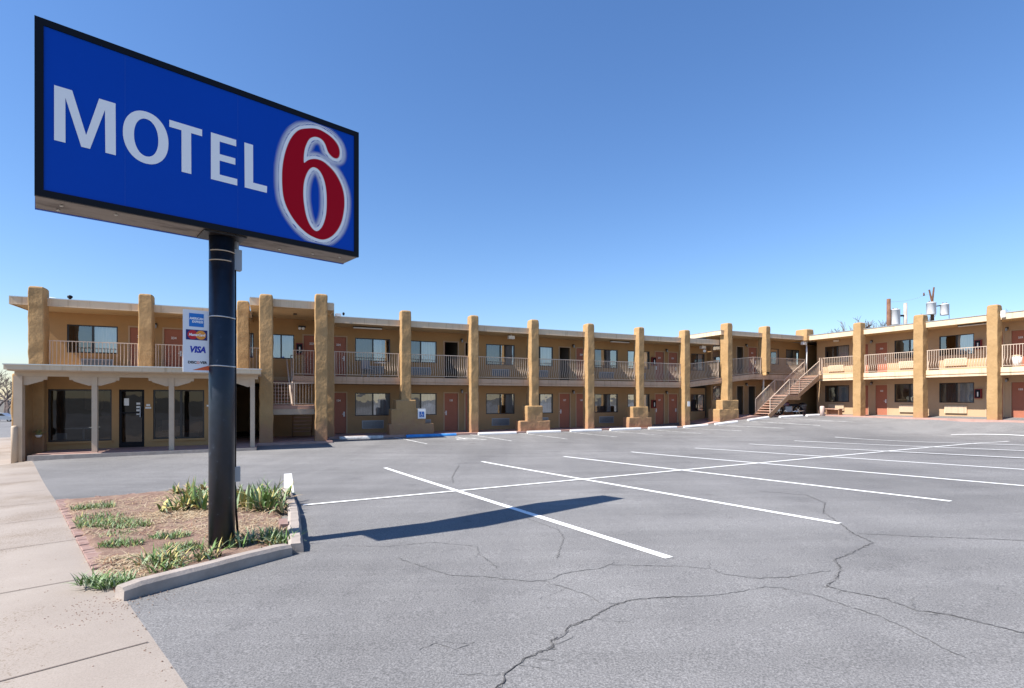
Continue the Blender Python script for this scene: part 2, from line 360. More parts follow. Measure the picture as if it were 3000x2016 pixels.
# pavement left of the lot edge line, then the side street
sw = MB(); dS = (-.7005, .7137); nS = (-.7137, -.7005)
def lp(s_, d_): return (-3 + dS[0]*s_ + nS[0]*d_, 4 + dS[1]*s_ + nS[1]*d_)
ss = list(np.arange(-9, 32.1, .75)); ds = [-.35, 0, .6, 1.2, 1.8, 2.4]
vs = []
for s_ in ss:
    for d_ in ds:
        x, y = lp(s_, d_); vs.append((x, y, gz(x, y) + (.006 if d_ > -.2 else -.05)))
fs = [(i*6+j, i*6+j+1, (i+1)*6+j+1, (i+1)*6+j) for i in range(len(ss)-1) for j in range(5)]
sw.add(vs, fs); tag(sw.build('sidewalk', M['concrete'], smooth=True), kind='structure')
jt = MB()
for k in range(-4, 15):
    s_ = .93 + k*1.98
    for q in range(8):
        d0, d1 = q*.3, q*.3+.3
        pts = [lp(s_-.006, d0), lp(s_+.006, d0), lp(s_+.006, d1), lp(s_-.006, d1)]
        jt.add([(p[0], p[1], gz(*p)+.0105) for p in pts], [(0, 1, 2, 3)])
tag(jt.build('sidewalk_joints', M['joint']), kind='structure')
st = MB(); vs = []; s2 = [-9, 0, 10, 20, 32, 45, 60, 80, 110, 150]; d2 = [2.4, 4, 8, 14, 24]
for s_ in s2:
    for d_ in d2:
        x, y = lp(s_, d_); vs.append((x, y, gz(x, y) - .1))
fs = [(i*5+j, i*5+j+1, (i+1)*5+j+1, (i+1)*5+j) for i in range(len(s2)-1) for j in range(4)]
st.add(vs, fs)
vs = []; s3 = list(range(32, 151, 4))
for s_ in s3:
    for d_ in (2.4, 0, -6, -14, -24):
        x, y = lp(s_, d_); vs.append((x, y, gz(x, y) - .1))
fs = [(i*5+j, i*5+j+1, (i+1)*5+j+1, (i+1)*5+j) for i in range(len(s3)-1) for j in range(4)]
st.add(vs, fs); tag(st.build('street', M['asphalt'], smooth=True), kind='structure')

# ------------------------------------------------------------------ painted lines and cracks on the lot
def ribbon(mb, pts, wd, dz=.004, step=.4, wj=0.0, jit=0.0):
    P = []
    for i in range(len(pts)-1):
        a = Vector(pts[i]); b = Vector(pts[i+1]); k = max(1, int((b-a).length/step))
        P += [a.lerp(b, t/k) for t in range(k)]
    P.append(Vector(pts[-1]))
    if jit:
        for i in range(1, len(P)-1): P[i] = P[i] + Vector((rnd.gauss(0, jit), rnd.gauss(0, jit)))
    vs = []
    for i, p in enumerate(P):
        d = (P[min(i+1, len(P)-1)] - P[max(i-1, 0)]).normalized(); nn = Vector((-d.y, d.x))
        ww = wd/2 * (1 + rnd.uniform(-wj, wj))
        for sg in (-1, 1):
            q = p + nn*sg*ww; vs.append((q.x, q.y, gz(q.x, q.y) + dz))
    mb.add(vs, [(2*i, 2*i+1, 2*i+3, 2*i+2) for i in range(len(P)-1)])
def paint(pts, wd=.1, m='paint', dz=.006):
    mb = MB(); ribbon(mb, pts, wd, dz); tag(mb.build('parking_line', M[m]), kind='structure')
WS = [3.69, 6.5, 9.34, 12.11, 15.17, 18.2, 21.12, 24.07, 29.95]
for i, w_ in enumerate(WS): paint([vw(3.62, w_), vw(13.62 if w_ < 27 else 11.6, w_)], .105, dz=.006 if w_ < 18 else .025)
paint([vw(8.74, 1.07), vw(8.78, 27.6)], .095, dz=.010)
for (a0, b0), (a1, b1) in (((2.3,.6),(2.9,3.8)), ((5.85,.6),(6.5,3.85)), ((8.4,.6),(9.15,3.9)), ((10.85,.6),(11.85,3.8)), ((13.2,.7),(14.4,3.9)), ((15.8,.7),(16.9,3.8)), ((18.3,.9),(19.5,4.0)), ((20.5,1.5),(21.9,4.6)), ((22.8,1.8),(24.2,5)), ((25.2,2.0),(26.6,5.2))):
    paint([wor(a0, b0), wor(a1, b1)], .085, 'paint_worn')
wl = MB(); ribbon(wl, [(-4.08, 9.56), (-5.42, 12.64)], .17, .004); tag(wl.build('kerb_line', M['paint']), kind='structure')
# wheelchair emblem painted in the bay with the blue stop
em = MB()
def stroke(mb, pts, wd):
    for i in range(len(pts)-1):
        a = Vector(pts[i]); b = Vector(pts[i+1]); d = (b-a).normalized(); nn = Vector((-d.y, d.x))*wd/2
        q = [a-nn, b-nn, b+nn, a+nn]; vs = []
        for k in q:
            x, y = wor(k.x, k.y); vs.append((x, y, gz(x, y)+.005))
        mb.add(vs, [(0, 1, 2, 3)])
cx, cy = 5.0, 2.5
stroke(em, [(cx+.42*math.cos(t), cy+.42*math.sin(t)*.95) for t in [R_(100+k*20) for k in range(14)]], .085)
stroke(em, [(cx-.1, cy-.75), (cx-.05, cy), (cx+.4, cy+.05), (cx+.6, cy+.5), (cx+.75, cy+.45)], .09); stroke(em, [(cx-.08, cy-.3), (cx+.32, cy-.3)], .08)
stroke(em, [(cx-.12, cy-.98), (cx-.12, cy-.83)], .16)
tag(em.build('painted_wheelchair_symbol', M['paint_worn']), kind='structure')
CR = [[(-0.2,2.3),(-0.13, 2.6), (-0.05, 2.7), (-0.04, 2.8), (0.03, 2.9), (0.08, 2.98), (0.13, 3.02), (0.25, 3.1), (0.24, 3.2), (0.34, 3.3), (0.36, 3.4), (0.53, 3.53), (0.65, 3.68), (0.78, 3.8), (0.88, 3.86), (1.05, 3.9), (1.27, 3.92), (1.54, 3.94), (1.78, 4.02), (1.99, 4.1), (2.11, 4.08), (2.27, 3.9), (2.34, 3.72), (2.45, 3.5), (2.49, 3.3), (2.49, 3.1), (2.52, 2.9)],
 [(-1.83, 5.6), (-1.3, 5.55), (-0.88, 5.7), (-0.37, 5.5), (-0.33, 5.2), (-0.2, 4.9), (-0.13, 4.7)],
 [(-1.12, 5.1), (-0.82, 4.8), (-0.61, 4.6), (-0.53, 4.52), (-0.22, 4.48), (-0.06, 4.4), (0.13, 4.33), (0.3, 4.35), (0.41, 4.5), (0.62, 4.62), (0.78, 4.65), (0.89, 4.77), (1.06, 4.74), (1.53, 4.68), (1.74, 4.6), (1.81, 4.45), (1.99, 4.32), (2.28, 4.33), (2.51, 4.42), (2.74, 4.5)],
 [(0.26, 4.33), (0.43, 4.15), (0.58, 4.0), (0.64, 3.82)],
 [(4.21, 8.9), (4.74, 8.4), (4.61, 7.7), (4.17, 7.0), (3.96, 6.3), (3.79, 5.8), (3.73, 5.4), (3.23, 5.0), (2.96, 4.8), (2.89, 4.6), (2.68, 4.3), (2.47, 4.1), (2.53, 4.0), (2.73, 3.8), (2.77, 3.6), (2.93, 3.5), (3.14, 3.2)],
 [(3.85, 5.8), (4.49, 5.6), (5.29, 5.4)], [(0.2, 6.9), (0.55, 6.2), (0.58, 5.8), (0.48, 5.3), (0.43, 5.0)], [(-1.43, 14.1), (-1.33, 11.6), (-1.19, 10.6)], [(-0.55, 3.1), (-0.47, 3.2), (-0.34, 3.1), (-0.23, 3.2)]]
CR = [CR[0][:17], CR[0][16:]] + CR[1:]
dark_c = {0: .0068, 5: .006}
cw = [.0048, .008, .007, .008, .006, .0042, .012, .009, .022, .006]
cm, cs_ = MB(), MB()
for i, (c, wd) in enumerate(zip(CR, cw)):
    ribbon(cs_, c, wd*2.0 if i in dark_c else wd, .0035, .03, .7, .008)
    if i in dark_c: ribbon(cm, c, wd, .0050, .022, 1.0, .005)
# fine side branches off the main cracks
for c in CR:
    for k in range(1, len(c)-1):
        if rnd.random() < .4:
            a = rnd.uniform(0, 6.28); l = rnd.uniform(.08, .35); p = c[k]; q = (p[0]+l*math.cos(a), p[1]+l*math.sin(a)); ribbon(cs_, [p, q], .0035, .0035, .03, .8, .008)
tag(cm.build('open_cracks', M['crack']), kind='structure'); tag(cs_.build('asphalt_cracks', M['crack_soft']), kind='structure')

# ------------------------------------------------------------------ motel building (local frame: x = a along the long wing, y = -b, z up)
B = empty('motel_building', (P0[0], P0[1], 0), R_(90-65.3))
tag(B, 'two storey tan stucco motel wrapped round the parking lot with gold pillars and balconies', 'motel')
TM = lambda s_, d, z: (s_, -d, z)                  # long wing facade
WA = 31.0                                          # wall plane of the right wing
TW = lambda s_, d, z: (WA - d, -s_, z)             # right wing facade: s = b, d = distance out of the wall
DW = 1.5
def part(mb, name, m, smooth=False, parent=B): return mb.build(name, m, parent, smooth)

def wall_sheet(mb, s0, s1, z0, z1, d, holes, rev=.1):
    S_ = sorted({s0, s1, *[h[0] for h in holes], *[h[1] for h in holes]}); Z_ = sorted({z0, z1, *[h[2] for h in holes], *[h[3] for h in holes]})
    for i in range(len(S_)-1):
        for j in range(len(Z_)-1):
            cx_, cz_ = (S_[i]+S_[i+1])/2, (Z_[j]+Z_[j+1])/2
            if any(h[0] < cx_ < h[1] and h[2] < cz_ < h[3] for h in holes): continue
            mb.add([(S_[i], d, Z_[j]), (S_[i+1], d, Z_[j]), (S_[i+1], d, Z_[j+1]), (S_[i], d, Z_[j+1])], [(0, 1, 2, 3)])
    for a, b, c, e in [(h[0], h[1], max(h[2], z0), h[3]) for h in holes]:
        mb.add([(a,d,c),(b,d,c),(b,d,e),(a,d,e),(a,d-rev,c),(b,d-rev,c),(b,d-rev,e),(a,d-rev,e)], [(0,1,5,4),(1,2,6,5),(2,3,7,6),(3,0,4,7)])
wcount = 0
def window(T, s0, s1, z0, z1, d, cur=(1, 1), sill=False, single=False, scr=0):
    """sliding window: dark frame, two panes (one screened), curtains behind"""
    fr = MB(T); t = .04; dd = d - .03
    fr.box(s0, s1, dd-.03, dd+.03, z0, z0+t); fr.box(s0, s1, dd-.03, dd+.03, z1-t, z1)
    fr.box(s0, s0+t, dd-.03, dd+.03, z0+t, z1-t); fr.box(s1-t, s1, dd-.03, dd+.03, z0+t, z1-t)
    mid = (s0+s1)/2
    if not single: fr.box(mid-.03, mid+.03, dd-.028, dd+.028, z0+t, z1-t)
    o = fr.build('window', M['bronze'], B)
    panes = [(s0+t, mid-.03), (mid+.03, s1-t)] if not single else [(s0+t, s1-t)]
    for i, (a, b) in enumerate(panes):
        g = MB(T); y = dd - (.008 if i == 0 else .018)
        g.add([(a, y, z0+t), (b, y, z0+t), (b, y, z1-t), (a, y, z1-t)], [(0, 1, 2, 3)])
        sc = (i == scr) and not single
        g.build('pane', M['glass_screen'] if sc else M['glass'], o)
        c = cur[i % 2]
        if c:
            a2, b2 = a - .02, b + .02
            if c == .5: b2 = a + (b-a)*.55
            if c == -.5: a2 = b - (b-a)*.55
            cb = MB(T); nn = max(6, int((b2-a2)/.022)); vs = []
            for k in range(nn+1):
                x = a2 + (b2-a2)*k/nn; yy = d - .16 + .018*math.sin(x*52+i) + .008*math.sin(x*131)
                vs += [(x, yy, z0-.02), (x, yy, z1+.02)]
            cb.add(vs, [(2*k, 2*k+2, 2*k+3, 2*k+1) for k in range(nn)])
            cb.build('curtain', M['drape'] if abs(c) == 2 else M['curtain'], o, smooth=True)
    return o
def door(T, s0, s1, z0, z1, d, num, open_=False, hs=0, mt='door'):
    hw = .055
    f = MB(T); f.box(s0-hw, s0, d-.06, d+.018, z0, z1); f.box(s1, s1+hw, d-.06, d+.018, z0, z1); f.box(s0-hw, s1+hw, d-.06, d+.019, z1, z1+hw)
    if open_:
        l = MB(T); l.box(s0+.005, s0+.045, d-.06-(s1-s0), d-.07, z0+.01, z1-.01); o = l.build('door', M[mt], B)
        f.build('door_frame', M['dframe'], o); return o
    l = MB(T); l.box(s0+.003, s1-.003, d-.06, d-.02, z0+.012, z1-.004); o = l.build('door', M[mt], B)
    f.build('door_frame', M['dframe'], o)
    hx = s1-.09 if hs == 0 else s0+.09
    h = MB(T); h.box(hx-.028, hx+.028, d-.02, d-.006, z0+.78, z0+1.0); h.box(hx-.09, hx+.01, d+.02, d+.04, z0+.88, z0+.905); h.box(hx-.012, hx+.012, d-.006, d+.03, z0+.88, z0+.905)
    h.build('handle', M['white'], o)
    if num:
        tm = MB(T); add_text(tm, num, .125, (s0+s1)/2, d-.016, z1-.36, .004); tm.build('room_number', M['white'], o)
    return o
PROF = [(1.07, 0), (.62, 0), (.5, .012), (.4, .05), (.3, .085), (.2, .075), (.12, .03), (.08, 0)]
def railing(P, Q, out, posts=(0, 1), h=1.07, name='railing', parent=B, belly=1.0, bottom=.08, m='rail'):
    """P, Q local xyz of the floor edge; out = outward xy unit"""
    mb = MB(); P = Vector(P); Q = Vector(Q); L = (Q-P); n = max(2, int(L.length/.108)); o = Vector((*out, 0))
    mb.bar(P+Vector((0,0,h)), Q+Vector((0,0,h)), .035, .03); mb.bar(P+Vector((0,0,bottom)), Q+Vector((0,0,bottom)), .028, .022)
    dr = L.normalized()
    for k in range(1, n):
        b = P + L*(k/n); r = .0085
        vs = []
        for hh, oo in PROF:
            z = hh*h/1.07 if hh > .5 else hh
            c = b + Vector((0,0,max(z, bottom))) + o*oo*belly
            for i, j in ((-1,-1),(1,-1),(1,1),(-1,1)): vs.append(tuple(c + dr*i*r + o*j*r))
        fs = [(4*i+k2, 4*i+(k2+1) % 4, 4*i+4+(k2+1) % 4, 4*i+4+k2) for i in range(len(PROF)-1) for k2 in range(4)]
        mb.add(vs, fs)
    for t in posts:
        b = P + L*t; mb.bar(b, b+Vector((0,0,h+.01)), .036, .036)
    return mb.build(name, M[m], parent)
def ac_unit(T, s0, s1, z0, z1, d, proud=.03, m='grey', fm='dframe'):
    mb = MB(T); mb.box(s0, s1, d-.05, d+proud, z0, z1); o = mb.build('air_conditioner', M[m], B)
    l = MB(T); n = int((z1-z0)/.035)
    for k in range(n): z = z0+.03+k*(z1-z0-.06)/n; l.box(s0+.03, s1-.03, d+proud, d+proud+.008, z, z+.012)
    l.build('grille', M['bronze'] if m == 'grey' else M['trim'], o)
    return o
def extinguisher(T, s, z, d):
    mb = MB(T); mb.box(s-.14, s+.14, d, d+.14, z, z+.5); o = mb.build('extinguisher_cabinet', M['red'], B)
    g = MB(T); g.box(s-.11, s+.11, d+.14, d+.146, z+.04, z+.46); g.build('cabinet_door', M['black'], o)
    e = MB(T); e.box(s-.02, s+.03, d+.147, d+.152, z+.1, z+.34); e.build('extinguisher_label', M['white'], o)
def wall_lamp(T, s, z, d):
    mb = MB(T); mb.box(s-.05, s+.05, d, d+.05, z-.03, z+.09); mb.box(s-.03, s+.03, d+.05, d+.13, z+.03, z+.07); o = mb.build('wall_lamp', M['bronze'], B)
    g = MB(T); g.box(s-.035, s+.035, d+.06, d+.13, z-.1, z+.03); g.build('lamp_glass', M['grey'], o)
def tube_light(T, s0, s1, z, d):
    mb = MB(T); mb.box(s0, s1, d-.07, d+.07, z-.04, z); o = mb.build('ceiling_light', M['bronze'], B)
    g = MB(T); g.box(s0+.02, s1-.02, d-.05, d+.05, z-.085, z-.04); g.build('diffuser', M['white'], o)

# ---- levels
Z1, Z2, ZS, ZR = -.22, 2.34, 4.65, 4.94        # long wing: walkway, balcony, roof soffit, roof top
Y1, Y2, YS, YR = .34, 2.90, 5.23, 5.51         # stepped-up section and right wing
ZW = lambda f_: (f_+.80, f_+1.87)
def hole_win(a, b, fl): z = ZW(fl); return (a, b, z[0], z[1])
# long wing pieces (a0,a1)
wins = [(.95,2.57),(3.25,4.86),(7.49,9.12),(9.83,11.44),(14.14,15.75),(16.45,18.07),(21.31,22.45)]
doors = [(-.12,.55),(5.26,5.96),(6.36,7.03),(11.85,12.5),(12.93,13.6),(18.5,19.15),(19.53,20.2)]
holesL = [hole_win(a, b, Z1) for a, b in wins] + [(a, b, Z1-.2, Z1+1.87) for a, b in doors]
holesU = [hole_win(a, b, Z2) for a, b in wins] + [(a, b, Z2-.05, Z2+1.87) for a, b in doors]
extraU_w = [(-9.63,-8.05),(-4.85,-3.27),(-2.72,-1.66)]; extraU_d = [(-7.66,-7.0),(-6.52,-5.86),(-1.27,-.6)]
holesU += [hole_win(a, b, Z2) for a, b in extraU_w] + [(a, b, Z2-.05, Z2+1.87) for a, b in extraU_d]
wl_ = MB(TM); wall_sheet(wl_, -2.9, 22.5, Z1-.25, Z2-.31, -DW, holesL); part(wl_, 'lower_wall', M['wall'])
wu = MB(TM); wall_sheet(wu, -10.5, 22.7, Z2-.06, ZS+.02, -DW, holesU); wu.box(-3.3, -.34, -DW-.08, -DW, ZS+.02, 4.91); wu.box(-3.34, -3.3, -DW, -.03, ZS, 4.9); wu.box(-.34, -.3, -DW, -.03, ZS, 4.9)
wu.box(-10.58, -10.5, -8, -DW-.002, Z1-.4, ZS+.02); part(wu, 'upper_wall', M['wall_office'])
cur_opts = [(1,1),(2,1),(1,-.5),(2,1),(1,.5),(2,1),(1,1)]
for i, (a, b) in enumerate(wins):
    z = ZW(Z1); window(TM, a, b, *z, -DW, cur_opts[i]); z = ZW(Z2); window(TM, a, b, *z, -DW, [(1,.5),(1,1),(1,-.5),(1,1),(1,.5),(2,1),(2,1)][i])
for i, (a, b) in enumerate(extraU_w):
    z = ZW(Z2); window(TM, a, b, *z, -DW, (1, 1) if i else (2, 1), scr=0 if i != 2 else 5)
lowno = ['124','125','126','127','128','129','130']; upno = ['224','225','226','227','228','229','230']
for i, (a, b) in enumerate(doors):
    door(TM, a, b, Z1, Z1+1.87, -DW, lowno[i], hs=i % 2 if i else 0)
    door(TM, a, b, Z2, Z2+1.87, -DW, upno[i], open_=(i in (1, 2, 3)), hs=i % 2 if i else 0)
for (a, b), s_ in zip(extraU_d, ('233','234','223')): door(TM, a, b, Z2, Z2+1.87, -DW, s_)
for i, (a, b) in enumerate(wins[:6]):
    c = (a+b)/2; ac_unit(TM, c-.5, c+.5, Z1+.2, Z1+.58, -DW); ac_unit(TM, c-.5, c+.5, Z2+.2, Z2+.58, -DW)
ac_unit(TM, -9.2, -8.2, Z2+.2, Z2+.58, -DW)
for s_ in (6.16, 12.72, 19.34): wall_lamp(TM, s_, Z1+1.98, -DW); wall_lamp(TM, s_, Z2+1.98, -DW)
wall_lamp(TM, -6.8, Z2+1.98, -DW)
extinguisher(TM, 18.32, Z1+1.03, -DW); extinguisher(TM, 18.32, Z2+1.03, -DW); extinguisher(TM, -1.45, Z2+1.0, -DW)
tube_light(TM, .75, 2.05, ZS-.01, -.75); tube_light(TM, 14.7, 16.0, ZS-.01, -.75)
for s_, z_ in ((8.55, ZS), (21.5, ZS+.02), (-5.6, ZS)):
    mb = MB(TM); mb.box(s_-.16, s_+.16, -.8, -.6, z_-.22, z_-.06); mb.box(s_-.03, s_+.03, -.73, -.67, z_-.06, z_); part(mb, 'emergency_light', M['white'])
# interiors: floors, ceilings and party walls keep the rooms dark
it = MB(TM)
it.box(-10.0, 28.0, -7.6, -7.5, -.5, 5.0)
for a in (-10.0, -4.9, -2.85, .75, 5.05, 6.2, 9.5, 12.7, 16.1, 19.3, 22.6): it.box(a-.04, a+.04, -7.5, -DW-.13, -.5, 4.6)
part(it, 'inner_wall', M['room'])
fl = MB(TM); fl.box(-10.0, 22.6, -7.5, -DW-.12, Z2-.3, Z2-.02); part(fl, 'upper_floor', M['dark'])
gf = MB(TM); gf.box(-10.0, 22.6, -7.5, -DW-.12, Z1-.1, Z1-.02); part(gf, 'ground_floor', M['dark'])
# roof of the long wing
rf = MB(TM); rf.box(-10.75, -3.3, -DW, -.03, ZS+.03, ZR-.02); rf.box(-.34, 22.2, -DW, -.03, ZS+.03, ZR-.02); rf.box(-10.75, 22.2, -8.0, -DW-.02, ZS+.03, ZR-.021); part(rf, 'roof', M['roof'])
sf = MB(TM); [sf.add([(q0,-.04,ZS+.015),(q1,-.04,ZS+.015),(q1,-DW-.05,ZS+.005),(q0,-DW-.05,ZS+.005)], [(0,1,2,3)]) for q0, q1 in ((-10.7,-3.3),(-.34,22.1))]; part(sf, 'soffit', M['soffit'])
def fascia_run(T, s0, s1, d, z0, z1, ends=None):
    mb = MB(T); mb.box(s0, s1, d-.04, d, z0, z1-.03); mb.cur = 1; mb.box(s0-.01, s1+.01, d-.1, d+.018, z1-.03, z1); mb.cur = 0
    mb.box(s0, s1, d-.03, d+.012, z0+.0, z0+.035)
    return part(mb, 'roof_fascia', [M['fascia'], M['metal_edge']])
fascia_run(TM, -10.75, -3.3, 0, ZS, ZR); fascia_run(TM, -.34, 22.1, 0, ZS, ZR)
fe = MB(TM); fe.box(-10.79, -10.752, -8, 0, ZS, ZR); part(fe, 'roof_fascia', M['fascia'])
# balcony slab of the long wing (ramped from a=19.6)
def slab_edge(T, s0, s1, d, z0, z1, m='slab'):
    mb = MB(T); mb.box(s0, s1, d-.06, d, z1-.2, z1); mb.box(s0, s1, d-.06, d-.025, z0+.0, z1-.2); mb.box(s0, s1, d-.06, d-.004, z0, z0+.07)
    return part(mb, 'balcony_edge', M[m])
slab_edge(TM, -1.78, 19.6, 0, Z2-.31, Z2); slab_edge(TM, -10.0, -3.3, 0, Z2-.25, Z2+.03)
bs = MB(TM); bs.box(-1.78, 19.6, -DW-.1, -.06, Z2-.3, Z2-.01); bs.box(-10.0, -2.62, -DW-.1, -.06, Z2-.3, Z2-.01); bs.box(-2.62, -1.78, -DW-.1, -1.2, Z2-.3, Z2-.01)
part(bs, 'balcony_slab', M['soffit'])
rp = MB(TM)
for (a0, z0, b0), (a1, z1, b1) in (((19.6, Z2, 0), (24.6, Y2, .3)),):
    for (t0, t1, dd, e0, e1) in ((-.2, 0, 0, 0, 0), (-.31, -.2, -.03, 0, 0)):
        rp.add([(a0,b0+dd,z0+t0),(a1,b1+dd,z1+t0),(a1,b1+dd,z1+t1),(a0,b0+dd,z0+t1),(a0,-DW-.1,z0+t0),(a1,-DW-.1,z1+t0),(a1,-DW-.1,z1+t1),(a0,-DW-.1,z0+t1)], [(0,1,2,3),(0,4,5,1),(3,2,6,7),(1,5,6,2),(0,3,7,4)])
part(rp, 'balcony_ramp', M['slab'])
# railings along the long wing
px_ = [2.7+3.29*k for k in range(-4, 6)]
for k in range(-1, 5):
    a0 = 2.7+3.29*k+.46; a1 = 2.7+3.29*(k+1)-.02
    if k == -1: a0 = -.13
    railing(TM(a0, -.03, Z2), TM(a1, -.03, Z2), (0, -1), posts=(0.01, .985))
railing(TM(19.6, -.03, Z2), TM(22.0, .1, Z2+.27), (0, -1), posts=(.08, .98)); railing(TM(22.6, .12, Z2+.34), TM(24.7, .27, Y2), (0, -1), posts=(0, 1)); railing(TM(24.7, .27, Y2), TM(25.4, .27, Y2), (0, -1), posts=(.95,))
railing(TM(25.9, .27, Y2), TM(29.45, .27, Y2), (0, -1), posts=(0, 1))
for a0, a1 in ((-9.72, -7.1), (-6.58, -3.82), (-3.38, -2.75)): railing(TM(a0, -.03, Z2+.03), TM(a1, -.03, Z2+.03), (0, -1), posts=(.01, .99), belly=.35)
# pillars of the long wing
def pillar(a0, a1, bf, bb, z0, z1, tiers=(), lowb=None, seed=0, zlow=1.8):
    mb = MB(TM)
    if False:
        mb.round_box(a0, a1, bb, bf, zlow, z1, seed=seed); mb.round_box(a0+.01, a1-.005, lowb, bf+.012, z0, zlow+.12, rt=.04, seed=seed)
    else: mb.round_box(a0, a1, bb, bf, z0, z1, seed=seed)
    for i, (t0, t1, zt) in enumerate(tiers): mb.round_box(t0, t1, -.28+.01*i, bf+.03+.012*i, z0-.02*i, zt, r=.06, rt=.06, nz=.02, seed=seed+i+3)
    return part(mb, 'pillar', M['pillar'], smooth=True)
zb = -.5
pillar(-.6, -.15, .3, -.22, zb, 5.27, seed=1)
pillar(2.7, 3.15, .3, -.22, zb, 5.36, [(2.44,3.38,1.33),(2.24,3.8,.93),(2.15,4.2,.26)], -.12, 2)
pillar(6.0, 6.4, .3, -.25, zb, 5.36, (), -.05, 3)
pillar(9.2, 9.64, .3, -.2, zb, 5.36, [(8.96,9.85,1.03),(8.56,10.28,.28)], -.12, 4)
pillar(12.52, 12.95, .3, -.2, zb, 5.36, (), -.02, 5)
pillar(15.86, 16.24, .3, -.2, zb, 5.36, [(15.42,16.5,.94),(15.15,16.75,.36)], -.12, 6)
pillar(19.13, 19.56, .3, -.2, zb, 5.38, (), -.1, 7)
pillar(22.2, 22.6, .6, .0, -.3, 5.93, [(21.76,23.05,1.3),(21.5,23.08,.76)], None, 8)
pi_ = MB(TM); pi_.round_box(25.45, 25.86, .0, .6, 3.05, 5.93, seed=9)
pi_.prism([(25.47,3.1),(25.84,3.1),(25.62,2.84),(25.47,2.84)], .02, .58); part(pi_, 'pillar', M['pillar'], True)
pj = MB(TM); pj.round_box(29.3, 29.95, -.3, .55, 5.2, 5.96, seed=10); part(pj, 'pillar', M['pillar'], True)
for a, s_ in ((-10.2, 11), (-7.05, 12), (-3.82, 13)):
    mb = MB(TM); mb.round_box(a, a+.44, -.22, .3, Z2-.1, 5.29, seed=s_); part(mb, 'pillar', M['pillar'], True)
mb = MB(TM); mb.round_box(-2.99, -2.52, 1.4, 1.9, zb, 5.33, seed=14, seg=.11); part(mb, 'pillar', M['pillar'], True)
mb = MB(TM); mb.round_box(-1.03, -.57, 1.4, 1.9, zb, 5.5, seed=15, seg=.11); part(mb, 'pillar', M['pillar'], True)
# stucco fin and corner mass at the left end of the office
mb = MB(TM); mb.round_box(-9.72, -9.22, 1.2, 2.06, zb, 2.2, seed=16); mb.round_box(-9.66, -9.50, 1.9, 3.1, -.8, 2.16, seed=17, nz=.018); part(mb, 'corner_pier', M['pillar'], True)

# stair bay roof, a step higher and further forward
sr = MB(TM); sr.box(-3.29, -.34, -1.6, 1.66, 4.90, 5.18); part(sr, 'porch_roof', M['soffit'])
mb = MB(TM); mb.box(-3.29, -.34, 1.66, 1.7, 4.90, 5.17); mb.cur = 1; mb.box(-3.31, -.32, 1.6, 1.72, 5.17, 5.2); mb.cur = 0; mb.box(-3.325, -3.29, -1.6, 1.7, 4.9, 5.17); mb.box(-.34, -.305, -1.6, 1.7, 4.9, 5.17); part(mb, 'roof_fascia', [M['fascia'], M['metal_edge']])
mb = MB(TM); mb.box(-1.75, -1.62, .1, .3, 4.86, 4.9); mb.box(-1.5,-1.2,-1.4,-1.2,4.52,4.6); part(mb, 'ceiling_light', M['bronze'])
for s_ in (-1.42, -1.28):
    mb = MB(TM); mb.tube([(s_, -1.2, 4.5), (s_-.04, -1.02, 4.45)], [.035, .06], 10); part(mb, 'floodlight', M['white'])
# stairs in the bay between the two tall pillars
def flight(p0, p1, width, wdir, n, name='staircase', rail=True, sides=(0, 1), post=True):
    """p0,p1: local xyz of the first and last nosing on the near edge; width along wdir"""
    P = Vector(p0); Q = Vector(p1); W = Vector((*wdir, 0)); run = Q-P; hd = Vector((run.x, run.y, 0)).normalized()
    tr = MB()
    for k in range(n):
        c = P + run*((k+.5)/n)
        tr.bar(c + W*.03, c + W*(width-.03), .27, .045)
    o = tr.build('staircase', M['tread'], B)
    sb = MB()
    for s_ in (0, width): sb.bar(P + W*s_ - Vector((0,0,.1)) - hd*.1, Q + W*s_ - Vector((0,0,.1)), .045, .24)
    sb.build('stringer', M['stringer'], o)
    if rail:
        for s_ in sides: railing(P+W*(width*s_), Q+W*(width*s_), (-W.x if s_ == 0 else W.x, -W.y if s_ == 0 else W.y), posts=(0, 1), h=.95, name='stair_railing', parent=o, belly=0, bottom=.1)
    return o
flight(TM(-2.55, .25, 1.05), TM(-2.55, -1.15, 2.2), .75, (1, 0), 8, rail=True, sides=(1,))
flight(TM(-1.75, -1.1, Z1+.1), TM(-1.75, .4, 1.0), .78, (1, 0), 7, rail=False)
mb = MB(TM); mb.bar(TM(-1.84, .95, 1.15)[:1] + (.95, 1.15), (-1.98, -1.05, 3.08), .05, .07); part(mb, 'handrail', M['rail'])
ld_ = MB(TM); ld_.box(-2.62, -.95, .2, 1.25, .98, 1.12); part(ld_, 'stair_landing', M['tread'])
lb = MB(TM); lb.box(-2.62, -.95, 1.2, 1.28, .76, .975); part(lb, 'landing_beam', M['trim'])
railing(TM(-2.55, 1.24, 1.1), TM(-1.0, 1.24, 1.1), (0, -1), posts=(0, .52, 1), h=.9, belly=0)
railing(TM(-1.75, -.03, Z2), TM(-.62, -.03, Z2), (0, -1), posts=(0, 1), belly=0)
# dark passage beside the office
for q in ((-4.62, -4.5, -DW, 1.78), (-2.99, -2.9, -DW, 1.4), (-4.5, -2.99, -5.5, -5.4)):
    ps = MB(TM); ps.box(*q, Z1-.2, 2.0); part(ps, 'passage_wall', M['wall'])

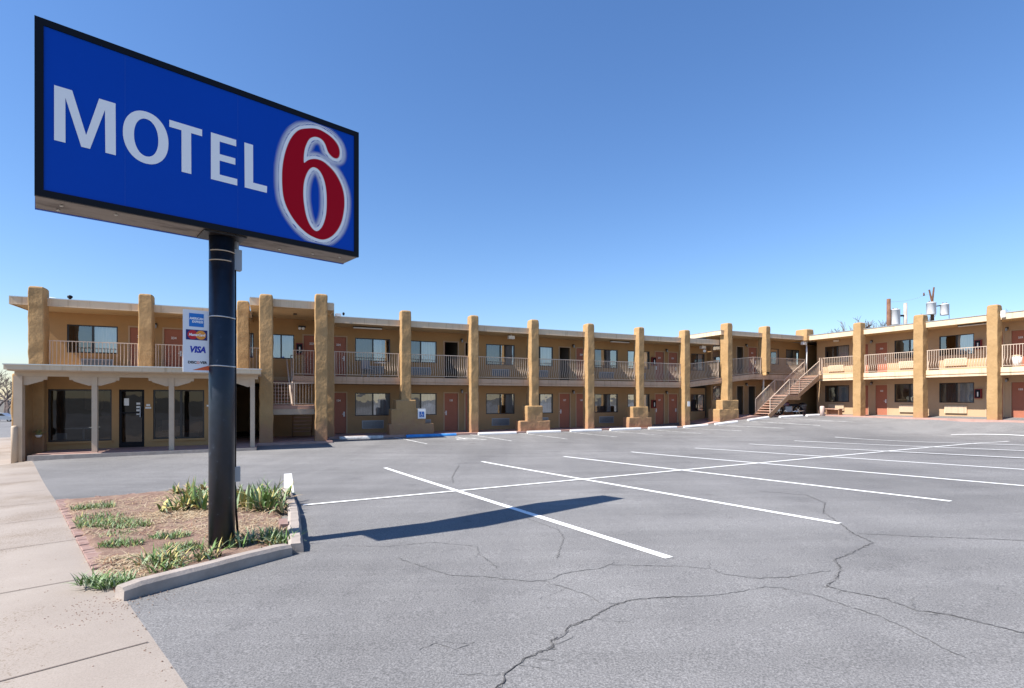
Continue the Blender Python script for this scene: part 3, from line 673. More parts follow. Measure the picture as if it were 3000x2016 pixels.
# office front
OF = 1.8; ow = [(-9.2,-7.5,-.03,1.70),(-6.33,-4.78,-.03,1.70)]; od = (-7.3,-6.58,-.3,1.70)
mb = MB(TM); wall_sheet(mb, -9.4, -4.5, Z1-.3, 2.16, OF, ow+[od], .14); part(mb, 'office_wall', M['wall_office'])
mb = MB(TM); mb.box(-9.9, -4.62, -1.6, -1.5, -.5, 2.1); mb.box(-9.9, -9.82, -1.5, 1.7, -.6, 2.1); mb.box(-9.8, -4.62, -1.5, 1.66, Z1-.1, Z1-.06); part(mb, 'office_inner_wall', M['room'])
for i, (a, b, z0, z1) in enumerate(ow):
    fr = MB(TM); t = .05
    fr.box(a, b, OF-.13, OF-.05, z0, z0+t); fr.box(a, b, OF-.13, OF-.05, z1-t, z1); fr.box(a, a+t, OF-.13, OF-.05, z0+t, z1-t); fr.box(b-t, b, OF-.13, OF-.05, z0+t, z1-t)
    if i: fr.box((a+b)/2+.02, (a+b)/2+.09, OF-.13, OF-.05, z0+t, z1-t)
    o = fr.build('shop_window', M['bronze'], B)
    g = MB(TM); g.add([(a+t, OF-.09, z0+t), (b-t, OF-.09, z0+t), (b-t, OF-.09, z1-t), (a+t, OF-.09, z1-t)], [(0,1,2,3)]); g.build('pane', M['glass_dark'], o)
    s2_ = MB(TM); s2_.box(a-.03, b+.03, OF-.02, OF+.06, z0-.07, z0); s2_.build('sill', M['wall_office'], o)
a, b, z0, z1 = od; z0 = Z1-.05
fr = MB(TM)
fr.box(a, a+.07, OF-.12, OF-.02, z0, z1); fr.box(b-.07, b, OF-.12, OF-.02, z0, z1); fr.box(a+.07, b-.07, OF-.12, OF-.02, z1-.07, z1); fr.box(a+.07, b-.07, OF-.12, OF-.02, z0, z0+.16); fr.box(a+.07, b-.07, OF-.1, OF-.01, .88, .92)
o = fr.build('office_door', M['black'], B)
g = MB(TM); g.add([(a+.07, OF-.07, z0+.16), (b-.07, OF-.07, z0+.16), (b-.07, OF-.07, z1-.07), (a+.07, OF-.07, z1-.07)], [(0,1,2,3)]); g.build('pane', M['glass_dark'], o)
g = MB(TM); g.box(b-.13, b-.1, OF+.0, OF+.03, .75, 1.1); g.build('handle', M['grey'], o)
g = MB(TM)
for z in (.83, .95, 1.06, 1.18): g.box(b-.24, b-.13, OF-.068, OF-.066, z, z+.07)
g.box(a+.13, a+.27, OF-.068, OF-.066, 1.15, 1.4); g.build('door_stickers', M['white'], o)
mb = MB(TM); mb.box(-6.55, -6.38, OF, OF+.02, 1.04, 1.1); mb.box(-6.52, -6.41, OF, OF+.02, 1.13, 1.2); part(mb, 'opening_plate', M['white'])
mb = MB(TM); mb.box(-4.7, -4.6, OF, OF+.03, 1.1, 1.16); part(mb, 'small_plate', M['white'])
# furniture seen through the office glass
mb = MB(TM); mb.box(-8.6, -6.9, -.6, -.2, Z1, .75); part(mb, 'reception_desk', M['stringer'])
mb = MB(TM); mb.box(-9.05, -8.78, OF-.3, OF-.26, .02, .24); part(mb, 'window_notice', M['white'])
mb = MB(TM); mb.box(-8.9,-8.5,-1.2,-1.0,.95,1.6); mb.box(-9.0,-8.45,-1.25,-1.15,1.0,1.66); part(mb, 'wall_picture', M['trim'])
mb = MB(TM); mb.tube([(-8.5,.9,Z1),(-8.5,.9,.35)],.03,8); mb.box(-8.95,-8.1,.6,1.2,.35,.39); part(mb, 'lobby_table', M['white'])
mb = MB(TM)
for s_ in (-6.0,-5.3): mb.box(s_-.25,s_+.25,.6,1.1,-.2,.15); mb.box(s_-.25,s_+.25,.5,.6,.15,.6); mb.box(s_-.3,s_-.25,.55,1.1,.1,.35); mb.box(s_+.25,s_+.3,.55,1.1,.1,.35)
part(mb, 'lobby_armchair', M['tread'])
# canopy in front of the office
mb = MB(TM); mb.box(-9.5, -2.92, .06, 3.82, 2.20, 2.36); part(mb, 'canopy_roof', M['trim'])
mb = MB(TM); mb.box(-9.55, -2.9, 3.82, 3.9, 2.23, 2.37); mb.box(-9.55, -9.5, .1, 3.82, 2.23, 2.37); mb.cur = 1; mb.box(-9.57, -2.88, 3.8, 3.925, 2.37, 2.40); mb.cur = 0
part(mb, 'canopy_fascia', [M['fascia'], M['metal_edge']])
mb = MB(TM); mb.box(-9.46, -3.0, 3.34, 3.46, 2.06, 2.2); mb.box(-9.46, -9.34, .3, 3.34, 2.07, 2.199); part(mb, 'canopy_beam', M['trim'])
posts = [(-9.37, .2, -.62), (-7.56, .14, Z1-.12), (-5.54, .14, Z1-.12), (-3.17, .14, Z1-.12)]
for i, (s_, wd, zz) in enumerate(posts):
    mb = MB(TM); mb.box(s_-wd/2, s_+wd/2, 3.4-wd/2, 3.4+wd/2, zz, 2.06); part(mb, 'canopy_post', M['trim'])
    for sg in ((1,) if i == 0 else (-1,) if i == 3 else (-1, 1)):
        e = s_+sg*wd/2
        mb = MB(TM); mb.prism([(e,2.058),(e,1.80),(e+sg*.08,1.79),(e+sg*.45,1.92),(e+sg*.47,1.96),(e+sg*.55,1.96),(e+sg*.56,2.058)], 3.36, 3.44); part(mb, 'corbel', M['trim'])
cb_ = MB(TM); cb_.tube([(-9.1, 3.9-.02, 2.3), (-9.1, 3.9, 2.28)], .02, 6)
wt = MB(TM); wt.box(-6.9, -3.0, 1.2, 1.35, 2.4, 2.5); wt.box(-6.9, -3.0, 1.15, 1.4, 2.5, 2.53); part(wt, 'roof_duct', M['white'])

# walkways (part of the ground)
mb = MB(TM); mb.box(-9.05, -3.05, OF-.1, 3.62, -.5, -.285); mb.box(-3.05, -.4, -DW-.1, 2.12, -.5, -.27); mb.box(-4.5, -3.05, -5.4, OF-.1, -.5, -.29)
ok = mb.build('office_walkway', M['walk'], None); ok.location = B.location; ok.rotation_euler = B.rotation_euler; tag(ok, kind='structure')
mb = MB(TM); mb.box(-9.07, -3.04, 3.62, 3.76, -.55, -.29); mb.box(-9.07, -8.97, 3.2, 3.62, -.6, -.288)
ok = mb.build('office_kerb', M['kerb'], None); ok.location = B.location; ok.rotation_euler = B.rotation_euler; tag(ok, kind='structure')
mb = MB(TM); mb.box(-.4, 19.6, -DW-.1, .52, -.55, Z1-.003)
for (a0, z0, b0), (a1, z1, b1) in (((19.6, Z1, .52), (24.2, Y1, .75)), ((24.2, Y1, .75), (31.0, Y1, .75))):
    mb.add([(a0,b0,z0-.35),(a1,b1,z1-.35),(a1,b1,z1),(a0,b0,z0),(a0,-3,z0-.35),(a1,-3,z1-.35),(a1,-3,z1),(a0,-3,z0)], [(0,1,2,3),(3,2,6,7),(0,3,7,4),(1,5,6,2)])
mb.box(28.95, 31.1, .75, 14.5, 0, Y1+.01)
ok = mb.build('walkway', M['walk'], None); ok.location = B.location; ok.rotation_euler = B.rotation_euler; tag(ok, kind='structure')

# ---- stepped-up section (walls at b=-1.2)
D2 = -1.2
hl = [(24.94,25.5,Y1-.1,Y1+1.85),(25.98,26.6,Y1-.1,Y1+1.85),(22.84,23.56,Y1+.78,Y1+1.86),(27.19,27.99,Y1+.8,Y1+1.86)]
hu = [(24.94,25.5,Y2-.1,Y2+1.85),(25.98,26.73,Y2-.1,Y2+1.85),(22.84,23.56,Y2+.78,Y2+1.86),(28.08,28.86,Y2+.8,Y2+1.86),(29.57,30.9,Y2+.8,Y2+1.86)]
mb = MB(TM); wall_sheet(mb, 22.75, 34.5, Y1-.5, Y2-.31, D2, hl); mb.box(22.7, 22.75, -DW-.1, D2, Y1-.5, Y2-.31)
part(mb, 'lower_wall', M['wall'])
mb = MB(TM); wall_sheet(mb, 22.75, 34.5, Y2-.3, YS+.02, D2, hu); mb.box(22.7, 22.75, -DW-.1, D2, Y2-.3, YS+.02); part(mb, 'upper_wall', M['wall'])
window(TM, 22.84, 23.56, Y1+.78, Y1+1.86, D2, (2, 2), single=True); window(TM, 27.19, 27.99, Y1+.8, Y1+1.86, D2, (2, 2), single=True)
window(TM, 22.84, 23.56, Y2+.78, Y2+1.86, D2, (2, 2), single=True); window(TM, 28.08, 28.86, Y2+.8, Y2+1.86, D2, (1, 1), single=True); window(TM, 29.57, 30.9, Y2+.8, Y2+1.86, D2, (1, 1), scr=9)
door(TM, 24.94, 25.5, Y1, Y1+1.85, D2, None, open_=True); door(TM, 25.98, 26.6, Y1, Y1+1.85, D2, None, open_=True, mt='black')
door(TM, 24.94, 25.5, Y2, Y2+1.85, D2, None, open_=True, mt='black'); door(TM, 25.98, 26.73, Y2, Y2+1.85, D2, '231')
wall_lamp(TM, 25.75, Y1+1.98, D2); wall_lamp(TM, 25.75, Y2+1.98, D2)
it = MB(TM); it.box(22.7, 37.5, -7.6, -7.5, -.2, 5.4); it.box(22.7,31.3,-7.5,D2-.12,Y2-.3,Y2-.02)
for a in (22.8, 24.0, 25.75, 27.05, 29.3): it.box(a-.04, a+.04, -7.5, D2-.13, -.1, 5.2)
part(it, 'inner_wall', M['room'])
mb = MB(TM); mb.box(22.0, 38.2, -8, .27, YS+.03, YR-.02); part(mb, 'roof', M['roof'])
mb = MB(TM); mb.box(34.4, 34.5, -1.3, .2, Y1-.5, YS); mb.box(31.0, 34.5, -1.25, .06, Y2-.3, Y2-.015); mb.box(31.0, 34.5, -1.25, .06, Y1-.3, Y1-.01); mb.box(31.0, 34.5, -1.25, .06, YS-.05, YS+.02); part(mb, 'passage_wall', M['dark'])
mb = MB(TM); mb.add([(22.0,.26,YS+.02),(30,.26,YS+.02),(30,D2-.05,YS+.02),(22.0,D2-.05,YS+.02)], [(0,1,2,3)]); part(mb, 'soffit', M['soffit'])
fascia_run(TM, 22.0, 29.48, .3, YS, YR)
mb = MB(TM); mb.box(21.96, 22.0, -8, .3, YS, YR-.03); mb.cur = 1; mb.box(21.94, 22.02, -8, .32, YR-.03, YR); part(mb, 'roof_fascia', [M['fascia'], M['metal_edge']])
slab_edge(TM, 24.6, 29.5, .3, Y2-.31, Y2)
mb = MB(TM); mb.box(24.6, 31.0, D2-.1, .24, Y2-.3, Y2-.01); part(mb, 'balcony_slab', M['soffit'])
for s_, z0, z1, m_ in ((25.66, Y1, Y2-.3, 'rail'), (29.72, Y2, YS, 'white')):
    mb = MB(TM); mb.tube([(s_, .22, z0), (s_, .22, z1)], .045, 12); part(mb, 'steel_post', M[m_], True)
mb = MB(TM); mb.box(29.3, 29.62, .1, .3, YS-.28, YS-.08); part(mb, 'emergency_light', M['white'])
mb = MB(TM); mb.tube([(21.55+.1, -.7, ZS-.3), (21.45, -.5, ZS-.36)], [.05, .09], 10); part(mb, 'floodlight', M['white'])
# outside staircase up to the right wing
flight(TM(24.75, 1.45, Y1+.06), TM(26.45, 1.45, 1.62), 1.05, (0, 1), 8)
flight(TM(27.35, 1.45, 1.66), TM(29.25, 1.45, Y2-.06), 1.05, (0, 1), 8)
mb = MB(TM); mb.box(26.4, 27.42, .4, 1.45, 1.56, 1.62); part(mb, 'stair_landing', M['tread'])
mb = MB(TM); mb.box(26.4, 27.42, 1.42, 1.47, 1.3, 1.555); mb.box(26.4, 27.42, .38, .43, 1.3, 1.555); part(mb, 'landing_beam', M['stringer'])
railing(TM(26.45, 1.45, 1.62), TM(27.35, 1.45, 1.62), (0, -1), posts=(), h=.95, belly=0); railing(TM(26.45, .4, 1.62), TM(27.35, .4, 1.62), (0, 1), posts=(), h=.95, belly=0)
mb = MB(TM); mb.box(29.2, 29.5, .3, 1.5, Y2-.25, Y2-.01); part(mb, 'balcony_slab', M['stringer'])
railing(TM(29.22, 1.47, Y2), TM(29.5, 1.47, Y2), (0, -1), posts=(0, 1), belly=0)
mb = MB(TM); mb.box(28.75, 30.1, -1.19, -.9, Y1, Y2-.3); part(mb, 'passage_wall', M['wall'])

# ---- right wing
wwin = [(.62,2.22),(4.9,6.5),(7.19,8.77),(11.45,13.05)]; wdoor = [(2.75,3.4),(3.83,4.5),(9.3,9.97),(10.3,10.98)]
hl = [(a, b, Y1+.82, Y1+1.9) for a, b in wwin] + [(a, b, Y1-.1, Y1+1.86) for a, b in wdoor]
hu = [(a, b, Y2+.84, Y2+1.92) for a, b in wwin] + [(a, b, Y2-.1, Y2+1.86) for a, b in wdoor]
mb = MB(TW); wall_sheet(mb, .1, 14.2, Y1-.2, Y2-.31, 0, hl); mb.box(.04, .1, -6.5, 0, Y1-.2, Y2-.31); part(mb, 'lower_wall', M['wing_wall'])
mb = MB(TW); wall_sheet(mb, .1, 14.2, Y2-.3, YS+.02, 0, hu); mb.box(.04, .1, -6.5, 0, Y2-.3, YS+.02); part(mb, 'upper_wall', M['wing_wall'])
for i, (a, b) in enumerate(wwin):
    window(TW, a, b, Y1+.82, Y1+1.9, 0, [(2,1),(2,1),(1,1),(1,1)][i]); window(TW, a, b, Y2+.84, Y2+1.92, 0, [(2,1),(2,1),(0,1),(1,1)][i])
    c = (a+b)/2
    for z in (Y1, Y2):
        mb = MB(TW); mb.box(c-.5, c+.5, -.03, .1, z+.26, z+.66); o = part(mb, 'air_conditioner', M['fascia'])
        l = MB(TW)
        for k in range(8): l.box(c-.46, c+.46, .1, .108, z+.3+k*.04, z+.315+k*.04)
        l.build('grille', M['trim'], o)
for i, (a, b) in enumerate(wdoor):
    door(TW, a, b, Y1, Y1+1.86, 0, ['132','133','134','135'][i], hs=(i+1) % 2); door(TW, a, b, Y2, Y2+1.86, 0, ['232','233','234','235'][i], hs=(i+1) % 2)
for s_ in (3.62, 10.13): wall_lamp(TW, s_, Y1+1.98, 0); wall_lamp(TW, s_, Y2+1.98, 0)
extinguisher(TW, 8.98, Y1+1.05, 0); extinguisher(TW, 8.98, Y2+1.05, 0)
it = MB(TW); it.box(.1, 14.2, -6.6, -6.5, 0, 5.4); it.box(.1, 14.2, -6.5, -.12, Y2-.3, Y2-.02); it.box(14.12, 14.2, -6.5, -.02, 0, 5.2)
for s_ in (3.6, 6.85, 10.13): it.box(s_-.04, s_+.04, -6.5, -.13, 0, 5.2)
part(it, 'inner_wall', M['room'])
mb = MB(TW); mb.box(.3, 14.6, -7, 1.46, YS+.03, YR-.02); part(mb, 'roof', M['roof'])
mb = MB(TW); mb.add([(.1,1.46,YS+.018),(14.6,1.46,YS+.018),(14.6,-.05,YS+.018),(.1,-.05,YS+.018)], [(0,1,2,3)]); part(mb, 'soffit', M['soffit'])
mb = MB(TW); mb.box(.34, 14.6, 1.46, 1.5, YS-.02, YR); mb.cur = 1; mb.box(.33, 14.6, 1.4, 1.53, YR, YR+.03); mb.cur = 0; part(mb, 'roof_fascia', [M['fascia'], M['metal_edge']])
mb = MB(TW); mb.box(1.0, 14.6, 1.44, 1.5, Y2-.24, Y2); mb.box(1.0, 14.6, 1.44, 1.46, Y2-.29, Y2-.24); mb.box(1.0, 14.6, 1.44, 1.495, Y2-.38, Y2-.29); part(mb, 'balcony_edge', M['fascia'])
mb = MB(TW); mb.box(.3, 14.6, -.1, 1.44, Y2-.35, Y2-.012); part(mb, 'balcony_slab', M['soffit'])
tube_light(TW, 8.4, 9.7, YS, .75)
mb = MB(TW); mb.box(1.35, 1.65, .1, .25, YS-.15, YS-.03); part(mb, 'emergency_light', M['white'])
wp = [(3.57,4.04),(6.83,7.31),(10.05,10.48),(13.3,13.75)]
for i, (a, b) in enumerate(wp):
    mb = MB(TW); mb.round_box(a, b, 1.3, 1.8, -.05, 5.93+.02*(i == 2), seed=30+i); part(mb, 'pillar', M['pillar'], True)
for a, b in ((1.36, 3.55), (4.07, 6.81), (7.33, 10.03), (10.51, 13.28)):
    railing(TW(a, 1.46, Y2), TW(b, 1.46, Y2), (-1, 0), posts=(.01, .99))
mb = MB(TM); mb.box(29.42, 29.5, 1.45, 1.6, Y2+.0, Y2+1.0)
# cameras and lamps on posts, roof bits
mb = MB(TW); mb.box(10.53, 10.7, 1.5, 1.62, 5.3, 5.62); mb.box(10.48, 10.53, 1.52, 1.56, 5.42, 5.46); part(mb, 'antenna_box', M['white'])
mb = MB(TM); mb.box(-.13, .1, .35, .5, 4.86, 4.98); mb.tube([(-.1, .3, 4.84), (-.1, .42, 4.86)], .03, 8); part(mb, 'security_camera', M['white'])
mb = MB(TM); mb.lathe([(.03,0),(.05,.05),(.05,.1),(.02,.13)], (.25, .05, 4.98), 10); part(mb, 'roof_lamp', M['black'], True)
mb = MB(TM); mb.lathe([(.04,0),(.04,.05),(.08,.08),(.08,.14),(.03,.17)], (-9.15, -.1, 4.93), 10); part(mb, 'roof_lamp', M['black'], True)
mb = MB(TM); mb.lathe([(.5,0),(.55,.04),(.3,.12),(.08,.15)], (-11.0+.75, -1.6, 5.06), 16); mb.tube([(-10.25,-1.6,4.9),(-10.25,-1.6,5.08)], .12, 8); part(mb, 'roof_vent', M['white'], True)
# wheelchair plate on the stepped pillar
mb = MB(TM); mb.box(3.42, 3.78, .385, .40, .48, .93); o = part(mb, 'accessible_sign', M['white'])
M['signblue'] = mat('blue_enamel', (.02,.12,.42), .4, .4)
mb = MB(TM); mb.box(3.49, 3.71, .40, .403, .55, .80); o2 = mb.build('sign_panel', M['signblue'], o)
mb = MB(TM)
def arc(mb, cx, cz, r0, r1, t0, t1, d, n=14):
    vs = []
    for k in range(n+1):
        t = R_(t0+(t1-t0)*k/n); vs += [(cx+r0*math.cos(t), d, cz+r0*math.sin(t)), (cx+r1*math.cos(t), d, cz+r1*math.sin(t))]
    mb.add(vs, [(2*k, 2*k+1, 2*k+3, 2*k+2) for k in range(n)])
arc(mb, 3.595, .64, .045, .06, 110, 340, .405); mb.box(3.583,3.6,.404,.406,.65,.75); mb.box(3.583,3.64,.4041,.4061,.66,.675); mb.box(3.635,3.65,.4042,.4062,.6,.675); arc(mb, 3.59, .77, 0, .016, 0, 360, .405)
mb.build('wheelchair_symbol', M['white'], o)
mb = MB(TM); mb.box(19.32, 19.5, .325, .34, .93, 1.22); part(mb, 'notice_plate', M['white'])
# gutter drop of water pipes etc.
for s_ in (2.62, 12.44): 
    mb = MB(TM); mb.tube([(s_+.6, -DW+.03, Z1), (s_+.6, -DW+.03, Z2-.3)], .018, 8)

# ------------------------------------------------------------------ things on and near the building
def mloc(a, b, z): x, y = wor(a, b); return (x, y, z)
RB = R_(90-65.3)
# wheel stops
def stop_mesh(name, ln, m, worn=False):
    mb = MB(); mb.prism([(0,0)], 0, 0) if False else None
    n = 8; pr = [(-.075,0),(-.075,.05),(-.045,.115),(.045,.115),(.075,.05),(.075,0)]
    vs = []
    for i in range(n+1):
        x = -ln/2 + ln*i/n
        for (yy, zz) in pr:
            e = .012 if i in (0, n) else 0
            vs.append((x, yy*(1-e*4)+noise.noise(Vector((x*3, yy*9, zz)))*.006, zz*(1-e*3)+noise.noise(Vector((x*4, 5, yy*5)))*.006))
    fs = [(i*6+k, i*6+k+1, (i+1)*6+k+1, (i+1)*6+k) for i in range(n) for k in range(5)] + [tuple(range(6)), tuple(n*6+k for k in range(5, -1, -1))]
    mb.add(vs, fs); return mb.build(name, m)
M['stop_white'] = mat('white_painted_concrete', (.72,.70,.67), .85, .15, color2=(.78,.76,.73), vscale=7, bump=.5, bscale=40)
M['stop_chip'] = mat('chipped_white_concrete', (.42,.40,.37), .9, .15, color2=(.75,.74,.72), vscale=9, bump=.6, bscale=40)
M['stop_blue'] = mat('blue_painted_concrete', (.03,.20,.55), .7, .25, color2=(.08,.33,.66), vscale=5, bump=.4, bscale=40)
stops = [(.0,1.8,.75,.75,'stop_chip','chipped white wheel stop in the shade right of the tall stair pillars'),
 (2.8,5.1,.78,.78,'stop_blue','blue painted wheel stop in front of the pillar with the wheelchair sign'),
 (6.2,8.15,.75,.75,'stop_white','white wheel stop just right of the blue one'),
 (8.75,10.6,.76,.76,'stop_white','white wheel stop in front of the second stepped pillar foot'),
 (11.2,13.05,.74,.74,'stop_white','white wheel stop by the plain pillar between the second and third stepped feet'),
 (13.6,15.6,.78,.74,'stop_white','white wheel stop just left of the third stepped pillar foot'),
 (16.15,18.1,.76,.76,'stop_white','white wheel stop just right of the third stepped pillar foot'),
 (18.6,20.2,.8,1.0,'stop_white','white wheel stop at the foot of the pillar with a small white notice'),
 (20.6,22.2,1.15,1.3,'stop_white','white wheel stop at the foot of the fourth stepped pillar, where the walkway slopes up'),
 (22.95,24.7,1.4,1.4,'stop_white','white wheel stop just left of the bottom of the outdoor staircase'),
 (25.2,27.2,1.75,1.75,'stop_white','white wheel stop under the outdoor staircase, beside the dark motorcycle'),
 (27.6,29.3,1.75,1.75,'stop_white','rightmost white wheel stop, at the foot of the pinkish bollard')]
for a0, a1, b0, b1, m_, lab in stops:
    o = stop_mesh('wheel_stop', a1-a0, M[m_]); p = wor(a0, b0); q = wor(a1, b1)
    zp, zq = gz(*p), gz(*q)
    o.location = ((p[0]+q[0])/2, (p[1]+q[1])/2, (zp+zq)/2); o.rotation_euler = (0, -math.atan2(zq-zp, a1-a0), math.atan2(q[1]-p[1], q[0]-p[0]))
    tag(o, lab, 'wheel stop', 'wheel stops along the walkway')
def bollard(a, b, r, h, m, lab, zoff=0):
    x, y = wor(a, b); z = gz(x, y)+zoff
    mb = MB(); mb.lathe([(r,-.1),(r,h-.06),(r*.85,h-.015),(r*.4,h)], (0,0,0), 18); o = mb.build('bollard', m, smooth=True); o.location = (x, y, z); tag(o, lab, 'bollard'); return o
bollard(-9.4, 3.62, .08, 1.12, M['trim'], 'tan round bollard at the left corner post of the office canopy')
bollard(28.85, 1.9, .13, .62, mat('pink_concrete', (.55,.42,.37), .85, .15, var=.1), 'short fat pinkish bollard at the corner by the right wing', 0)
# bench next to it
t = empty('bench', mloc(29.95, 1.9, Y1), RB); tag(t, 'low dark red bench against the right wing wall beside the bollard', 'bench')
mb = MB(); mb.box(-.2,.2,-.5,.45,.36,.41); mb.build('seat', M['tread'], t)
mb = MB(); mb.box(-.16,.16,-.46,-.4,0,.36); mb.build('leg', M['stringer'], t); mb = MB(); mb.box(-.16,.16,.35,.41,0,.36); mb.build('leg', M['stringer'], t)
mb = MB(); mb.box(.12,.17,-.4,.35,.05,.33); mb.build('apron', M['stringer'], t)
# litter bin with bag
M['bag'] = mat('dark_bag', (.05,.05,.06), .35, .5)
t = empty('litter_bin', mloc(29.0, .45, Y1), 0); tag(t, 'dark litter bin with a chrome rim in the dark gap right of the staircase', 'bin')
mb = MB(); mb.lathe([(.2,0),(.23,.55),(.24,.6)], (0,0,0), 16); mb.build('body', M['bag'], t, True)
mb = MB(); mb.lathe([(.25,.6),(.25,.64),(.17,.74),(.06,.78)], (0,0,0), 16); mb.build('lid', M['black'], t, True)
mb = MB(); mb.tube([(.25*math.cos(k*math.pi/8), .25*math.sin(k*math.pi/8), .62) for k in range(17)], .015, 6); mb.build('rim', M['metal_edge'], t, True)
# motorcycle under the stairs
t = empty('motorcycle', mloc(27.25, .75, Y1-.02), RB+R_(155)); tag(t, 'dark motorcycle parked in the shade under the outdoor staircase', 'motorcycle')
M['tank'] = mat('maroon_paint', (.10,.03,.07), .2, .6); M['chrome'] = mat('chrome', (.7,.7,.72), .15, .5, 1.0)
for x in (-.62, .62):
    mb = MB(); pts = [(x+.27*math.cos(k*math.pi/10), 0, .31+.27*math.sin(k*math.pi/10)) for k in range(21)]; mb.tube(pts, .05, 8, cap=False); o = mb.build('wheel', M['black'], t, True)
    mb = MB(); mb.tube([(x, -.05, .31), (x, .05, .31)], .06, 10)
    for k in range(6): mb.bar((x, 0, .31), (x+.24*math.cos(k*math.pi/3), 0, .31+.24*math.sin(k*math.pi/3)), .015, .015)
    mb.build('hub', M['chrome'], o)
mb = MB(); mb.round_box(-.02,.42,-.14,.14,.62,.84, r=.08, rt=.09, nz=0); mb.build('fuel_tank', M['tank'], t, True)
mb = MB(); mb.round_box(-.6,-.0,-.13,.13,.58,.72, r=.05, rt=.05, nz=0); mb.build('seat', M['black'], t, True)
mb = MB(); mb.round_box(-.2,.25,-.15,.15,.22,.58, r=.04, rt=.04, nz=0); mb.build('engine', M['grey'], t, True)
mb = MB(); mb.tube([(-.1,.16,.25),(-.5,.18,.25),(-.9,.18,.3)], .04, 8); mb.build('exhaust', M['chrome'], t, True)
mb = MB(); mb.tube([(.62,.07,.31),(.42,.07,.85)], .022, 8); mb.tube([(.62,-.07,.31),(.42,-.07,.85)], .022, 8); mb.build('fork', M['chrome'], t)
mb = MB(); mb.tube([(.3,-.36,.98),(.4,-.15,.93),(.4,.15,.93),(.3,.36,.98)], .015, 8); mb.build('handlebar', M['chrome'], t)
mb = MB(); mb.tube([(.46,0,.8),(.58,0,.79)], [.06,.09], 12); mb.build('headlight', M['white'], t, True)
# balcony table and chair
t = empty('balcony_table', mloc(1.95, -.75, Z2), RB); tag(t, 'small round white table on the upper balcony left of the first stepped pillar', 'table')
mb = MB(); mb.lathe([(.28,.66),(.29,.68),(.28,.70)], (0,0,0), 20); mb.build('tabletop', M['white'], t, True)
mb = MB(); mb.tube([(0,0,0.02),(0,0,.66)], .03, 8); mb.lathe([(.2,0),(.2,.02),(.04,.05)], (0,0,0), 14); mb.build('pedestal', M['grey'], t)
t = empty('patio_chair', mloc(1.45, -.85, Z2), RB+.5); tag(t, 'dark plastic chair beside the white balcony table', 'chair')
mb = MB(); mb.box(-.22,.22,-.22,.22,.38,.41); mb.build('seat', M['grey'], t); mb = MB(); mb.box(-.22,.22,.2,.24,.41,.8); mb.build('backrest', M['grey'], t)
for x in (-.2,.2):
    for y in (-.2,.2): mb = MB(); mb.box(x-.018,x+.018,y-.018,y+.018,0,.38); mb.build('leg', M['grey'], t)
t = empty('white_bin', mloc(WA-1.15, 10.95, Y2), RB); tag(t, 'white bin standing behind the balcony railing at the right edge', 'bin')
mb = MB(); mb.lathe([(.15,0),(.18,.5)], (0,0,0), 16); mb.build('body', M['white'], t, True); mb = MB(); mb.lathe([(.19,.5),(.19,.54),(.08,.58)], (0,0,0), 16); mb.build('lid', M['fascia'], t, True)
# hanging plant by the office corner
M['leaf'] = mat('leaf_green', (.11,.19,.05), .6, .3, var=.35, vscale=9); M['leaf2'] = mat('leaf_grey_green', (.24,.31,.17), .6, .3, var=.3, vscale=8)
M['leafy'] = mat('leaf_yellow', (.46,.40,.15), .7, .2, var=.3, vscale=9); M['straw'] = mat('dry_leaf', (.33,.22,.125), .85, .1, color2=(.46,.36,.235), vscale=10)
def blade(mb, p, az, ln, lean, wd, seg=5, curl=.6, mi=0, taper=1.0):
    mb.cur = mi; c = Vector(p); d = Vector((math.cos(az), math.sin(az), 0)); sd = Vector((-d.y, d.x, 0)); vs = []
    for i in range(seg+1):
        t = i/seg; ww = wd*(.75+.5*math.sin(math.pi*min(1, t*1.1)))*(1-t**3)*.5*taper + .0006
        an = lean + curl*t*t
        if i: c = c + (d*math.sin(an) + Vector((0,0,1))*math.cos(an))*(ln/seg)
        vs += [tuple(c - sd*ww), tuple(c + sd*ww)]
    mb.add(vs, [(2*i, 2*i+1, 2*i+3, 2*i+2) for i in range(seg)])
t = empty('hanging_plant', mloc(-9.27, 2.3, .22), 0); tag(t, 'small hanging planter with pale leaves beside the office corner post', 'plant')
mb = MB(); mb.lathe([(.05,-.06),(.09,.0),(.09,.02)], (0,0,0), 12); mb.build('pot', M['white'], t, True)
mb = MB()
for k in range(70): blade(mb, (rnd.gauss(0,.03), rnd.gauss(0,.03), .02), rnd.uniform(0,6.28), rnd.uniform(.12,.3), rnd.uniform(.1,.9), .02, 4, 1.2, rnd.choice((0,1)))
mb.build('foliage', [M['leaf2'], M['leafy']], t, recalc=False)

# ------------------------------------------------------------------ planting island
A_ = Vector((-2.97, 4.0)); B_ = Vector((-2.14, 5.37)); C_ = Vector((-4.02, 9.5)); D_ = Vector((-6.1, 10.0)); E_ = Vector((-7.72, 8.95))
def poly_in(pt, poly):
    x, y = pt; c = False; j = len(poly)-1
    for i in range(len(poly)):
        if (poly[i][1] > y) != (poly[j][1] > y) and x < (poly[j][0]-poly[i][0])*(y-poly[i][1])/(poly[j][1]-poly[i][1])+poly[i][0]: c = not c
        j = i
    return c
IP = [(-3.12, 4.12), (-3.8, 4.82), (-7.72, 8.93), (-6.1, 10.0), (-4.25, 9.45), (-2.33, 5.4), (-2.98, 4.2)]
def iz(x, y): return gz(x, y) + .05 + .03*noise.noise(Vector((x*1.4, y*1.4, 0))) + .012*noise.noise(Vector((x*7, y*7, 3)))
cen = (-4.5, 7.0); mb = MB(); rings = 22; NP = 84; bd = []
per = [(Vector(IP[i]), Vector(IP[(i+1) % len(IP)])) for i in range(len(IP))]; tot = sum((b-a).length for a, b in per)
